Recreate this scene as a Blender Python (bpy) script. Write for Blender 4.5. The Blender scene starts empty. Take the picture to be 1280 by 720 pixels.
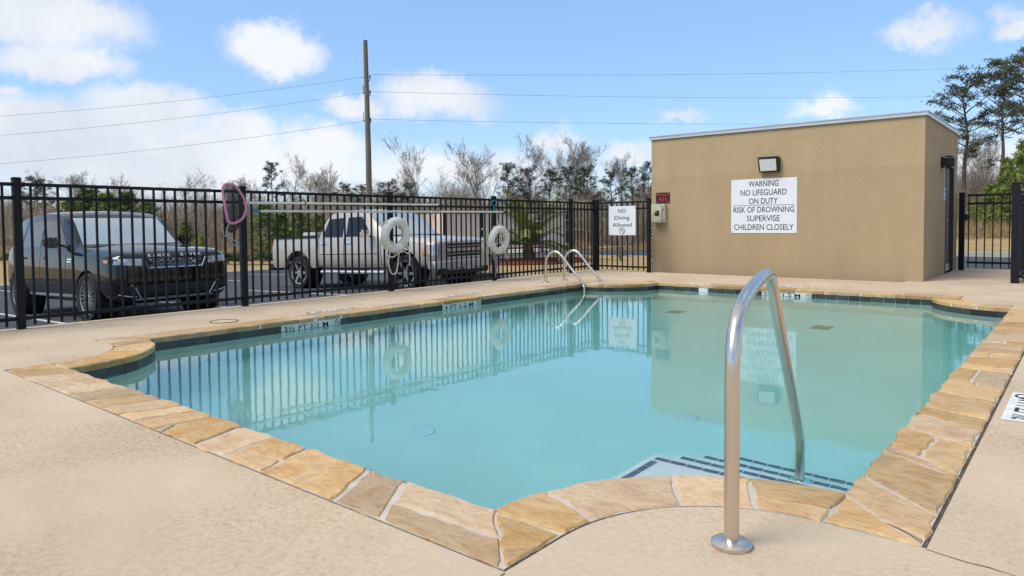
import bpy, bmesh, math, random
from mathutils import Vector, Matrix
from mathutils.bvhtree import BVHTree
from mathutils.geometry import tessellate_polygon
R = math.radians
random.seed(7)
scene = bpy.context.scene
col = scene.collection

# ------------------------------------------------------------------ camera
F_PX, YAW, PITCH, ROLL, CY, HC = 877.93, 39.5345, 2.249, -0.4884, 314.96, 1.0166
def cam_axes():
    y, p, r = R(YAW), R(PITCH), R(ROLL)
    f = Vector((-math.sin(y)*math.cos(p), math.cos(y)*math.cos(p), -math.sin(p)))
    rt = Vector((math.cos(y), math.sin(y), 0)); u = rt.cross(f)
    return f, rt*math.cos(r)+u*math.sin(r), -rt*math.sin(r)+u*math.cos(r)
CF, CR, CU = cam_axes()
CP = Vector((0, 0, HC))
cd = bpy.data.cameras.new('camera'); cam = bpy.data.objects.new('camera', cd); col.objects.link(cam)
m = Matrix((CR, CU, -CF)).transposed().to_4x4(); m.translation = CP
cam.matrix_world = m
cd.sensor_width = 36; cd.lens = F_PX/1280*36; cd.shift_y = -(360-CY)/1280
cd.clip_start = 0.05; cd.clip_end = 3000
scene.camera = cam
scene.render.resolution_x, scene.render.resolution_y = 1024, 576

def ray(x, y): return CF + CR*((x-640)/F_PX) - CU*((y-CY)/F_PX)
def hit(x, y, ax, v):
    d = ray(x, y); return CP + d*((v-CP[ax])/d[ax])
def at(x, t):                       # a point on the ground plan, t metres deep along the view axis
    d = ray(x, 281); return Vector((d.x*t, d.y*t))
def z_at(y, t): return HC + (281-y)/F_PX*t

# ------------------------------------------------------------------ sky, sun, exposure
SUN_EL, SUN_AZ = 52, 205            # azimuth of the sun's position, degrees from +Y clockwise
w = bpy.data.worlds.new('World'); scene.world = w; w.use_nodes = True
nt = w.node_tree; N = nt.nodes; L = nt.links; N.clear()
def nd(t, **k):
    n = N.new(t)
    for a, b in k.items(): setattr(n, a, b)
    return n
def wmath(op, a, b=None, c=None):
    n = nd('ShaderNodeMath', operation=op)
    for i, v in enumerate((a, b, c)):
        if v is None: continue
        if isinstance(v, (int, float)): n.inputs[i].default_value = v
        else: L.new(v, n.inputs[i])
    return n.outputs[0]
sky = nd('ShaderNodeTexSky', sky_type='NISHITA', sun_disc=False)
sky.sun_elevation = R(SUN_EL); sky.sun_rotation = R(SUN_AZ); sky.air_density = 1.1; sky.dust_density = 0.1; sky.ozone_density = 2.5
tc = nd('ShaderNodeTexCoord')
nz = nd('ShaderNodeTexNoise'); nz.inputs['Scale'].default_value = 11; nz.inputs['Detail'].default_value = 10; nz.inputs['Roughness'].default_value = .66
L.new(tc.outputs['Generated'], nz.inputs['Vector'])
nsub = nd('ShaderNodeVectorMath', operation='SUBTRACT'); L.new(nz.outputs['Color'], nsub.inputs[0]); nsub.inputs[1].default_value = (.5, .5, .5)
nsc = nd('ShaderNodeVectorMath', operation='SCALE'); L.new(nsub.outputs[0], nsc.inputs[0]); nsc.inputs['Scale'].default_value = .10
nadd = nd('ShaderNodeVectorMath', operation='ADD'); L.new(tc.outputs['Generated'], nadd.inputs[0]); L.new(nsc.outputs[0], nadd.inputs[1])
blobs = []
for (x, y, rx, ry, s) in [(60, 20, 130, 52, 1), (70, 75, 95, 34, 1), (345, 62, 72, 40, 1), (545, 122, 92, 36, .95), (445, 132, 60, 20, .8), (190, 142, 90, 46, 1),
        (70, 165, 150, 50, 1), (300, 168, 70, 42, .9), (400, 182, 70, 38, .9), (230, 205, 330, 60, 1), (560, 215, 260, 34, .6), (1155, 36, 58, 24, .62), (1268, 20, 34, 24, .8),
        (1030, 136, 50, 18, .7), (850, 150, 46, 12, .5), (690, 178, 50, 24, .7), (785, 190, 60, 26, .7), (1260, 215, 90, 60, .8), (1180, 205, 60, 26, .7), (10, 120, 40, 16, .6)]:
    d = ray(x, y).normalized(); k = d.dot(CF)
    blobs.append((d, rx/F_PX*k, ry/F_PX*k, s))
rs = random.Random(3)
for i in range(34):                 # the same kind of clouds over the rest of the sky
    az = R(YAW) + R(rs.uniform(52, 308)); el = R(rs.choice([rs.uniform(2, 14), rs.uniform(8, 40), rs.uniform(30, 70)]))
    d = Vector((-math.sin(az)*math.cos(el), math.cos(az)*math.cos(el), math.sin(el)))
    rx = rs.uniform(.06, .26); blobs.append((d, rx, rx*rs.uniform(.35, .55), rs.uniform(.6, 1)))
for i in range(26):                 # higher up the cover closes
    az = R(rs.uniform(0, 360)); el = R(rs.uniform(30, 85)); d = Vector((-math.sin(az)*math.cos(el), math.cos(az)*math.cos(el), math.sin(el)))
    rx = rs.uniform(.2, .42); blobs.append((d, rx, rx*rs.uniform(.4, .6), rs.uniform(.7, 1)))
field = None
for (d, rx, ry, s) in blobs:
    a = nd('ShaderNodeVectorMath', operation='SUBTRACT'); L.new(nadd.outputs[0], a.inputs[0]); a.inputs[1].default_value = d
    b = nd('ShaderNodeVectorMath', operation='MULTIPLY'); L.new(a.outputs[0], b.inputs[0]); b.inputs[1].default_value = (1/rx, 1/rx, 1/ry)
    c = nd('ShaderNodeVectorMath', operation='LENGTH'); L.new(b.outputs[0], c.inputs[0])
    mval = wmath('MULTIPLY_ADD', c.outputs['Value'], -s, s)
    field = mval if field is None else wmath('MAXIMUM', field, mval)
alpha = nd('ShaderNodeMapRange', interpolation_type='SMOOTHSTEP'); L.new(field, alpha.inputs[0])
alpha.inputs[1].default_value = -.04; alpha.inputs[2].default_value = .55; alpha.inputs[4].default_value = .93
n2 = nd('ShaderNodeTexNoise'); n2.inputs['Scale'].default_value = 6; n2.inputs['Detail'].default_value = 6; L.new(nadd.outputs[0], n2.inputs['Vector'])
cr = nd('ShaderNodeValToRGB'); L.new(n2.outputs['Fac'], cr.inputs[0])
cr.color_ramp.elements[0].position = .34; cr.color_ramp.elements[0].color = (4.0, 4.25, 4.75, 1)
cr.color_ramp.elements[1].position = .6; cr.color_ramp.elements[1].color = (5.3, 5.4, 5.55, 1)
hs = nd('ShaderNodeHueSaturation'); L.new(sky.outputs[0], hs.inputs['Color']); hs.inputs['Saturation'].default_value = 1.2; hs.inputs['Value'].default_value = .92
tint = nd('ShaderNodeMix', data_type='RGBA'); tint.inputs['Factor'].default_value = .5; L.new(hs.outputs[0], tint.inputs['A']); tint.inputs['B'].default_value = (2.4, 3.75, 6.4, 1)
mix = nd('ShaderNodeMix', data_type='RGBA'); L.new(alpha.outputs[0], mix.inputs['Factor']); L.new(tint.outputs['Result'], mix.inputs['A']); L.new(cr.outputs[0], mix.inputs['B'])
bg = nd('ShaderNodeBackground'); L.new(mix.outputs['Result'], bg.inputs[0]); bg.inputs[1].default_value = .1
wo = nd('ShaderNodeOutputWorld'); L.new(bg.outputs[0], wo.inputs[0])
sd = bpy.data.lights.new('sun', 'SUN'); sd.energy = 1.9; sd.angle = R(30); sd.color = (1, .96, .9)
sun = bpy.data.objects.new('sun', sd); col.objects.link(sun)
sv = Vector((math.sin(R(SUN_AZ))*math.cos(R(SUN_EL)), math.cos(R(SUN_AZ))*math.cos(R(SUN_EL)), math.sin(R(SUN_EL))))
sun.rotation_euler = (-sv).to_track_quat('-Z', 'Y').to_euler(); sun.location = (0, 0, 30)
vs = scene.view_settings; vs.view_transform = 'Standard'; vs.look = 'None'; vs.exposure = 0.85; vs.gamma = 1; vs.use_curve_mapping = False
scene.render.engine = 'CYCLES'
scene.cycles.use_denoising = True
scene.cycles.max_bounces = 10; scene.cycles.transmission_bounces = 8; scene.cycles.transparent_max_bounces = 12
scene.cycles.caustics_refractive = True; scene.cycles.caustics_reflective = False
scene.cycles.sample_clamp_indirect = 6

# ------------------------------------------------------------------ materials
MATS = {}
def srgb(r, g, b): return tuple(((c/255+.055)/1.055)**2.4 if c > 10 else c/255/12.92 for c in (r, g, b))
def mat(name, c, rough=.5, metal=0, var=.12, scale=4., bump=0., bscale=60., c2=None, coat=0, perobj=0., spec=.5, trans=0, ior=1.45, detail=5, stretch=None):
    if name in MATS: return MATS[name]
    M = bpy.data.materials.new(name); M.use_nodes = True; MATS[name] = M
    t = M.node_tree; n = t.nodes; l = t.links; p = n['Principled BSDF']
    p.inputs['Roughness'].default_value = rough; p.inputs['Metallic'].default_value = metal
    p.inputs['Coat Weight'].default_value = coat; p.inputs['Coat Roughness'].default_value = .04
    p.inputs['Specular IOR Level'].default_value = spec; p.inputs['Transmission Weight'].default_value = trans; p.inputs['IOR'].default_value = ior
    tcn = n.new('ShaderNodeTexCoord'); vec = tcn.outputs['Object']
    if stretch:
        mp = n.new('ShaderNodeMapping'); mp.inputs['Scale'].default_value = stretch; l.new(vec, mp.inputs[0]); vec = mp.outputs[0]
    no = n.new('ShaderNodeTexNoise'); no.inputs['Scale'].default_value = scale; no.inputs['Detail'].default_value = detail; no.inputs['Roughness'].default_value = .6
    l.new(vec, no.inputs['Vector'])
    rp = n.new('ShaderNodeValToRGB'); l.new(no.outputs['Fac'], rp.inputs[0])
    a = c2 if c2 else tuple(max(0, x*(1-var)) for x in c); b = c if c2 else tuple(min(1, x*(1+var)) for x in c)
    rp.color_ramp.elements[0].position = .3; rp.color_ramp.elements[0].color = (*a, 1)
    rp.color_ramp.elements[1].position = .7; rp.color_ramp.elements[1].color = (*b, 1)
    out = rp.outputs[0]
    if perobj:
        oi = n.new('ShaderNodeObjectInfo'); mr = n.new('ShaderNodeMapRange'); l.new(oi.outputs['Random'], mr.inputs[0])
        mr.inputs[3].default_value = 1-perobj; mr.inputs[4].default_value = 1+perobj
        h = n.new('ShaderNodeHueSaturation'); l.new(out, h.inputs['Color']); l.new(mr.outputs[0], h.inputs['Value']); out = h.outputs[0]
    l.new(out, p.inputs['Base Color'])
    if bump:
        nb = n.new('ShaderNodeTexNoise'); nb.inputs['Scale'].default_value = bscale; nb.inputs['Detail'].default_value = 4; l.new(vec, nb.inputs['Vector'])
        bp = n.new('ShaderNodeBump'); bp.inputs['Strength'].default_value = bump; bp.inputs['Distance'].default_value = .01
        l.new(nb.outputs['Fac'], bp.inputs['Height']); l.new(bp.outputs[0], p.inputs['Normal'])
    return M
def deck_mat():
    M = mat('deck_concrete', (.53, .415, .29), .85, var=.08, scale=1.1, spec=.25)
    t = M.node_tree; n = t.nodes; l = t.links; p = n['Principled BSDF']; rp = [x for x in n if x.type == 'VALTORGB'][0]; tcn = [x for x in n if x.type == 'TEX_COORD'][0]
    n2 = n.new('ShaderNodeTexNoise'); n2.inputs['Scale'].default_value = 44; n2.inputs['Detail'].default_value = 8; n2.inputs['Roughness'].default_value = .75; n2.inputs['Distortion'].default_value = .3
    l.new(tcn.outputs['Object'], n2.inputs['Vector'])
    r2 = n.new('ShaderNodeValToRGB'); l.new(n2.outputs['Fac'], r2.inputs[0])
    r2.color_ramp.elements[0].position = .38; r2.color_ramp.elements[0].color = (.66, .58, .45, 1); r2.color_ramp.elements[1].position = .56; r2.color_ramp.elements[1].color = (1, 1, 1, 1)
    n3 = n.new('ShaderNodeTexNoise'); n3.inputs['Scale'].default_value = .9; n3.inputs['Detail'].default_value = 5; l.new(tcn.outputs['Object'], n3.inputs['Vector'])
    r3 = n.new('ShaderNodeMapRange'); l.new(n3.outputs['Fac'], r3.inputs[0]); r3.inputs[1].default_value = .42; r3.inputs[2].default_value = .66; r3.inputs[3].default_value = .25; r3.inputs[4].default_value = 1.0
    mx = n.new('ShaderNodeMix'); mx.data_type = 'RGBA'; mx.blend_type = 'MULTIPLY'; l.new(r3.outputs[0], mx.inputs['Factor']); l.new(rp.outputs[0], mx.inputs['A']); l.new(r2.outputs[0], mx.inputs['B'])
    ns = n.new('ShaderNodeTexNoise'); ns.inputs['Scale'].default_value = .55; ns.inputs['Detail'].default_value = 9; ns.inputs['Roughness'].default_value = .68; ns.inputs['Distortion'].default_value = .6; l.new(tcn.outputs['Object'], ns.inputs['Vector'])
    rs_ = n.new('ShaderNodeValToRGB'); l.new(ns.outputs['Fac'], rs_.inputs[0]); rs_.color_ramp.elements[0].position = .52; rs_.color_ramp.elements[0].color = (1, 1, 1, 1); rs_.color_ramp.elements[1].position = .72; rs_.color_ramp.elements[1].color = (.84, .79, .70, 1)
    ms = n.new('ShaderNodeMix'); ms.data_type = 'RGBA'; ms.blend_type = 'MULTIPLY'; ms.inputs['Factor'].default_value = 1; l.new(mx.outputs['Result'], ms.inputs['A']); l.new(rs_.outputs[0], ms.inputs['B'])
    l.new(ms.outputs['Result'], p.inputs['Base Color'])
    bp = n.new('ShaderNodeBump'); bp.inputs['Strength'].default_value = .5; bp.inputs['Distance'].default_value = .005
    l.new(n2.outputs['Fac'], bp.inputs['Height']); l.new(bp.outputs[0], p.inputs['Normal'])
    return M
def stone_mat():
    M = bpy.data.materials.new('flagstone'); M.use_nodes = True
    t = M.node_tree; n = t.nodes; l = t.links; p = n['Principled BSDF']; p.inputs['Roughness'].default_value = .75; p.inputs['Specular IOR Level'].default_value = .3
    tcn = n.new('ShaderNodeTexCoord'); oi = n.new('ShaderNodeObjectInfo')
    ml = n.new('ShaderNodeVectorMath'); ml.operation = 'SCALE'; ml.inputs[0].default_value = (17, 31, 53); l.new(oi.outputs['Random'], ml.inputs['Scale'])
    ad = n.new('ShaderNodeVectorMath'); ad.operation = 'ADD'; l.new(tcn.outputs['Object'], ad.inputs[0]); l.new(ml.outputs[0], ad.inputs[1])
    ns = n.new('ShaderNodeTexNoise'); ns.inputs['Scale'].default_value = 3.2; ns.inputs['Detail'].default_value = 6; ns.inputs['Roughness'].default_value = .62; ns.inputs['Distortion'].default_value = 1.4; l.new(ad.outputs[0], ns.inputs['Vector'])
    rp = n.new('ShaderNodeValToRGB'); l.new(ns.outputs['Fac'], rp.inputs[0]); e = rp.color_ramp.elements
    e[0].position = .25; e[0].color = (.44, .235, .085, 1); e[1].position = .8; e[1].color = (.52, .37, .20, 1)
    for q, c in ((.42, (.50, .295, .10, 1)), (.56, (.55, .36, .155, 1)), (.66, (.45, .28, .125, 1))):
        x = e.new(q); x.color = c
    hb = n.new('ShaderNodeMapRange'); l.new(oi.outputs['Random'], hb.inputs[0]); hb.inputs[3].default_value = .72; hb.inputs[4].default_value = 1.10
    m2 = n.new('ShaderNodeMath'); m2.operation = 'MULTIPLY'; l.new(oi.outputs['Random'], m2.inputs[0]); m2.inputs[1].default_value = 13.7
    m3 = n.new('ShaderNodeMath'); m3.operation = 'FRACT'; l.new(m2.outputs[0], m3.inputs[0])
    sb = n.new('ShaderNodeMapRange'); l.new(m3.outputs[0], sb.inputs[0]); sb.inputs[3].default_value = .72; sb.inputs[4].default_value = 1.0
    hsn = n.new('ShaderNodeHueSaturation'); l.new(rp.outputs[0], hsn.inputs['Color']); l.new(hb.outputs[0], hsn.inputs['Value']); l.new(sb.outputs[0], hsn.inputs['Saturation'])
    mpv = n.new('ShaderNodeMapping'); mpv.inputs['Scale'].default_value = (5, 14, 9); l.new(ad.outputs[0], mpv.inputs[0])
    nv_ = n.new('ShaderNodeTexNoise'); nv_.inputs['Scale'].default_value = 1.6; nv_.inputs['Detail'].default_value = 8; nv_.inputs['Roughness'].default_value = .7; nv_.inputs['Distortion'].default_value = 2.2; l.new(mpv.outputs[0], nv_.inputs['Vector'])
    rv = n.new('ShaderNodeValToRGB'); l.new(nv_.outputs['Fac'], rv.inputs[0]); rv.color_ramp.elements[0].position = .32; rv.color_ramp.elements[0].color = (.66, .58, .48, 1); rv.color_ramp.elements[1].position = .55; rv.color_ramp.elements[1].color = (1.06, 1.04, 1.02, 1)
    mv = n.new('ShaderNodeMix'); mv.data_type = 'RGBA'; mv.blend_type = 'MULTIPLY'; mv.inputs['Factor'].default_value = .75; l.new(hsn.outputs[0], mv.inputs['A']); l.new(rv.outputs[0], mv.inputs['B'])
    l.new(mv.outputs['Result'], p.inputs['Base Color'])
    nb = n.new('ShaderNodeTexNoise'); nb.inputs['Scale'].default_value = 18; nb.inputs['Detail'].default_value = 6; l.new(ad.outputs[0], nb.inputs['Vector'])
    bp = n.new('ShaderNodeBump'); bp.inputs['Strength'].default_value = .35; bp.inputs['Distance'].default_value = .012; l.new(nb.outputs['Fac'], bp.inputs['Height']); l.new(bp.outputs[0], p.inputs['Normal'])
    return M
def stucco_mat():
    M = mat('stucco_wall', (.405, .298, .172), .9, var=.045, scale=.8, spec=.2)
    t = M.node_tree; n = t.nodes; l = t.links; p = n['Principled BSDF']; rp = [x for x in n if x.type == 'VALTORGB'][0]; tcn = [x for x in n if x.type == 'TEX_COORD'][0]
    n2 = n.new('ShaderNodeTexNoise'); n2.inputs['Scale'].default_value = 42; n2.inputs['Detail'].default_value = 7; l.new(tcn.outputs['Object'], n2.inputs['Vector'])
    # a slightly paler upper coat with an uneven edge, and vertical weathering
    mp = n.new('ShaderNodeMapping'); mp.inputs['Scale'].default_value = (1.7, 1.7, .22); l.new(tcn.outputs['Object'], mp.inputs[0])
    n3 = n.new('ShaderNodeTexNoise'); n3.inputs['Scale'].default_value = 2.2; n3.inputs['Detail'].default_value = 6; l.new(mp.outputs[0], n3.inputs['Vector'])
    sp = n.new('ShaderNodeSeparateXYZ'); l.new(tcn.outputs['Object'], sp.inputs[0])
    ma = n.new('ShaderNodeMath'); ma.operation = 'MULTIPLY_ADD'; l.new(n3.outputs['Fac'], ma.inputs[0]); ma.inputs[1].default_value = .16; l.new(sp.outputs['Z'], ma.inputs[2])
    mr = n.new('ShaderNodeMapRange'); mr.interpolation_type = 'SMOOTHSTEP'; l.new(ma.outputs[0], mr.inputs[0]); mr.inputs[1].default_value = 2.02; mr.inputs[2].default_value = 2.07; mr.inputs[3].default_value = .97; mr.inputs[4].default_value = 1.04
    mr3 = n.new('ShaderNodeMapRange'); l.new(n3.outputs['Fac'], mr3.inputs[0]); mr3.inputs[1].default_value = .3; mr3.inputs[2].default_value = .7; mr3.inputs[3].default_value = .955; mr3.inputs[4].default_value = 1.035
    mm = n.new('ShaderNodeMath'); mm.operation = 'MULTIPLY'; l.new(mr.outputs[0], mm.inputs[0]); l.new(mr3.outputs[0], mm.inputs[1])
    mg = n.new('ShaderNodeMapRange'); l.new(n2.outputs['Fac'], mg.inputs[0]); mg.inputs[1].default_value = .3; mg.inputs[2].default_value = .7; mg.inputs[3].default_value = .91; mg.inputs[4].default_value = 1.07
    m4 = n.new('ShaderNodeMath'); m4.operation = 'MULTIPLY'; l.new(mm.outputs[0], m4.inputs[0]); l.new(mg.outputs[0], m4.inputs[1])
    h = n.new('ShaderNodeHueSaturation'); l.new(rp.outputs[0], h.inputs['Color']); l.new(m4.outputs[0], h.inputs['Value']); l.new(h.outputs[0], p.inputs['Base Color'])
    bp = n.new('ShaderNodeBump'); bp.inputs['Strength'].default_value = .5; bp.inputs['Distance'].default_value = .004; l.new(n2.outputs['Fac'], bp.inputs['Height']); l.new(bp.outputs[0], p.inputs['Normal'])
    return M
def water_mat():
    M = bpy.data.materials.new('pool_water'); M.use_nodes = True
    t = M.node_tree; n = t.nodes; l = t.links; p = n['Principled BSDF']
    p.inputs['Base Color'].default_value = (1, 1, 1, 1); p.inputs['Roughness'].default_value = 0; p.inputs['IOR'].default_value = 1.333; p.inputs['Transmission Weight'].default_value = 1
    tcn = n.new('ShaderNodeTexCoord'); nb = n.new('ShaderNodeTexNoise'); nb.inputs['Scale'].default_value = 4.5; nb.inputs['Detail'].default_value = 4; l.new(tcn.outputs['Object'], nb.inputs['Vector'])
    bp = n.new('ShaderNodeBump'); bp.inputs['Strength'].default_value = .042; bp.inputs['Distance'].default_value = .02; l.new(nb.outputs['Fac'], bp.inputs['Height']); l.new(bp.outputs[0], p.inputs['Normal'])
    va = n.new('ShaderNodeVolumeAbsorption'); va.inputs['Color'].default_value = (.22, .855, .835, 1); va.inputs['Density'].default_value = .42
    o = [x for x in n if x.type == 'OUTPUT_MATERIAL'][0]; l.new(va.outputs[0], o.inputs['Volume'])
    return M

M_deck = deck_mat(); M_stone = stone_mat(); M_stucco = stucco_mat(); M_water = water_mat()
M_mortar = mat('mortar', (.50, .42, .335), .9, var=.12, scale=14, bump=.3, bscale=90)
M_seal = mat('joint_sealant', (.085, .066, .048), .9, var=.5, scale=25)
M_plaster = mat('pool_plaster', (.74, .76, .71), .8, var=.06, scale=.9)
M_tile = mat('waterline_tile', (.055, .050, .042), .3, var=.5, scale=7, c2=(.030, .040, .034), perobj=.45)
M_grout = mat('tile_grout', (.20, .19, .16), .9, var=.3, scale=20)
M_steptile = mat('step_tile', (.075, .082, .105), .35, perobj=.2)
M_white = mat('white_print', (.70, .71, .72), .5, var=.03)
M_dirty = mat('worn_white', (.72, .72, .66), .6, c2=(.52, .52, .46), scale=12)
M_ink = mat('black_print', (.016, .016, .018), .6, var=.1)
M_red = mat('red_print', (.45, .02, .015), .5)
M_black = mat('black_fence_paint', (.006, .0065, .008), .55, spec=.3, var=.15, scale=3, bump=.04)
M_steel = mat('polished_steel', (.66, .59, .515), .27, 1, var=.05, scale=3, stretch=(30, 30, .6))  # warm tint puts the reflection of an unmodelled tan building into the colour
M_chrome = mat('chrome', (.75, .75, .76), .08, 1, var=.03)
M_alu = mat('aluminium_trim', (.58, .59, .60), .4, .7, var=.06)
M_asphalt = mat('asphalt', (.047, .050, .056), .9, var=.22, scale=1.2, bump=.5, bscale=180)
M_kerb = mat('kerb_concrete', (.40, .36, .30), .9, var=.12, scale=2, bump=.2)
M_stripe = mat('road_paint', (.60, .60, .58), .8, c2=(.36, .36, .35), scale=8)
M_dry = mat('dry_lawn', (.40, .275, .13), 1, c2=(.27, .19, .085), scale=.9, detail=10, bump=.6, bscale=18, spec=.1)
M_mulch = mat('red_mulch', (.20, .065, .03), 1, c2=(.09, .035, .02), scale=9, bump=1, bscale=40, spec=.1)
M_bark = mat('grey_bark', (.23, .195, .165), 1, var=.3, scale=3, spec=.1, perobj=.2)
M_twig = mat('bare_twigs', (.27, .23, .19), 1, var=.2, scale=.6, spec=.1, perobj=.2)
M_pbark = mat('pine_bark', (.12, .09, .07), 1, var=.3, scale=4, spec=.1)
M_needle = mat('pine_needles', (.088, .10, .058), .8, c2=(.042, .052, .032), scale=1.2, spec=.2, perobj=.25)
M_young = mat('young_pine_needles', (.26, .305, .07), .8, c2=(.09, .135, .034), scale=1.6, spec=.2, perobj=.3)
M_brush = mat('undergrowth_twigs', (.34, .265, .19), 1, c2=(.20, .16, .115), scale=.25, spec=.1)
M_leaf = mat('shrub_leaves', (.065, .10, .022), .7, c2=(.025, .045, .012), scale=2, spec=.25)
M_palm = mat('palm_fronds', (.30, .33, .10), .6, c2=(.15, .19, .05), scale=3, spec=.3)
M_pole = mat('weathered_wood', (.22, .175, .13), .9, c2=(.13, .105, .08), scale=2, stretch=(6, 6, .4), bump=.3)
M_wire = mat('wire', (.03, .03, .032), .6)
M_glass = mat('dark_glass', (.012, .0125, .013), .05, var=.05, coat=.2, spec=.4)
M_tint = mat('tinted_glass', (.055, .057, .06), .06, var=.1, coat=.3, spec=.4)
M_screen = mat('windscreen_glass', (.33, .385, .385), .05, var=.1, scale=1.2, coat=.6, spec=.6)
M_tyre = mat('tyre_rubber', (.012, .012, .012), .85, bump=.2)
M_blackcar = mat('black_car_paint', (.005, .005, .0055), .5, 0, spec=.05, var=.05, coat=1)
M_silver = mat('pewter_car_paint', (.50, .44, .375), .42, .45, var=.04, coat=.5)
M_plastic = mat('black_plastic', (.013, .013, .014), .55, var=.1)
M_rim = mat('alloy_rim', (.45, .44, .43), .3, .9, var=.06)
M_lamp = mat('headlamp_lens', (.42, .43, .44), .08, .3, var=.4, scale=9, coat=1)
M_amber = mat('amber_lens', (.60, .17, .03), .15, coat=.8)
M_tail = mat('red_lens', (.30, .01, .01), .15, coat=.8)
M_ring = mat('life_ring_white', (.74, .71, .64), .5, c2=(.60, .57, .50), scale=7, bump=.08)
M_rope = mat('off_white_rope', (.66, .62, .53), .9, var=.15, scale=40, bump=.5, bscale=150)
M_polew = mat('white_pole', (.66, .65, .58), .4, c2=(.52, .51, .44), scale=5)
M_pink = mat('faded_pink_plastic', (.58, .23, .34), .5, c2=(.48, .19, .30), scale=6)
M_blue = mat('teal_cap', (.03, .22, .27), .5)
M_bluerope = mat('grey_blue_cord', (.26, .31, .36), .7)
M_box = mat('cream_plastic', (.55, .52, .40), .5, c2=(.46, .43, .33), scale=5)
M_door = mat('grey_door_paint', (.085, .08, .075), .5, var=.08)
M_beige = mat('beige_panel', (.64, .51, .41), .8, var=.06, scale=1)
M_ltface = mat('lamp_diffuser', (.62, .62, .58), .4, var=.08, scale=20)
M_drain = mat('olive_drain', (.24, .29, .19), .7)

def net_mat():
    M = bpy.data.materials.new('net_mesh'); M.use_nodes = True
    t = M.node_tree; n = t.nodes; l = t.links; p = n['Principled BSDF']; p.inputs['Base Color'].default_value = (.015, .015, .017, 1)
    tcn = n.new('ShaderNodeTexCoord'); no = n.new('ShaderNodeTexNoise'); no.inputs['Scale'].default_value = 20; l.new(tcn.outputs['Object'], no.inputs['Vector'])
    mr = n.new('ShaderNodeMapRange'); l.new(no.outputs['Fac'], mr.inputs[0]); mr.inputs[3].default_value = .55; mr.inputs[4].default_value = .95; l.new(mr.outputs[0], p.inputs['Alpha'])
    return M
M_net = net_mat()

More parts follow.
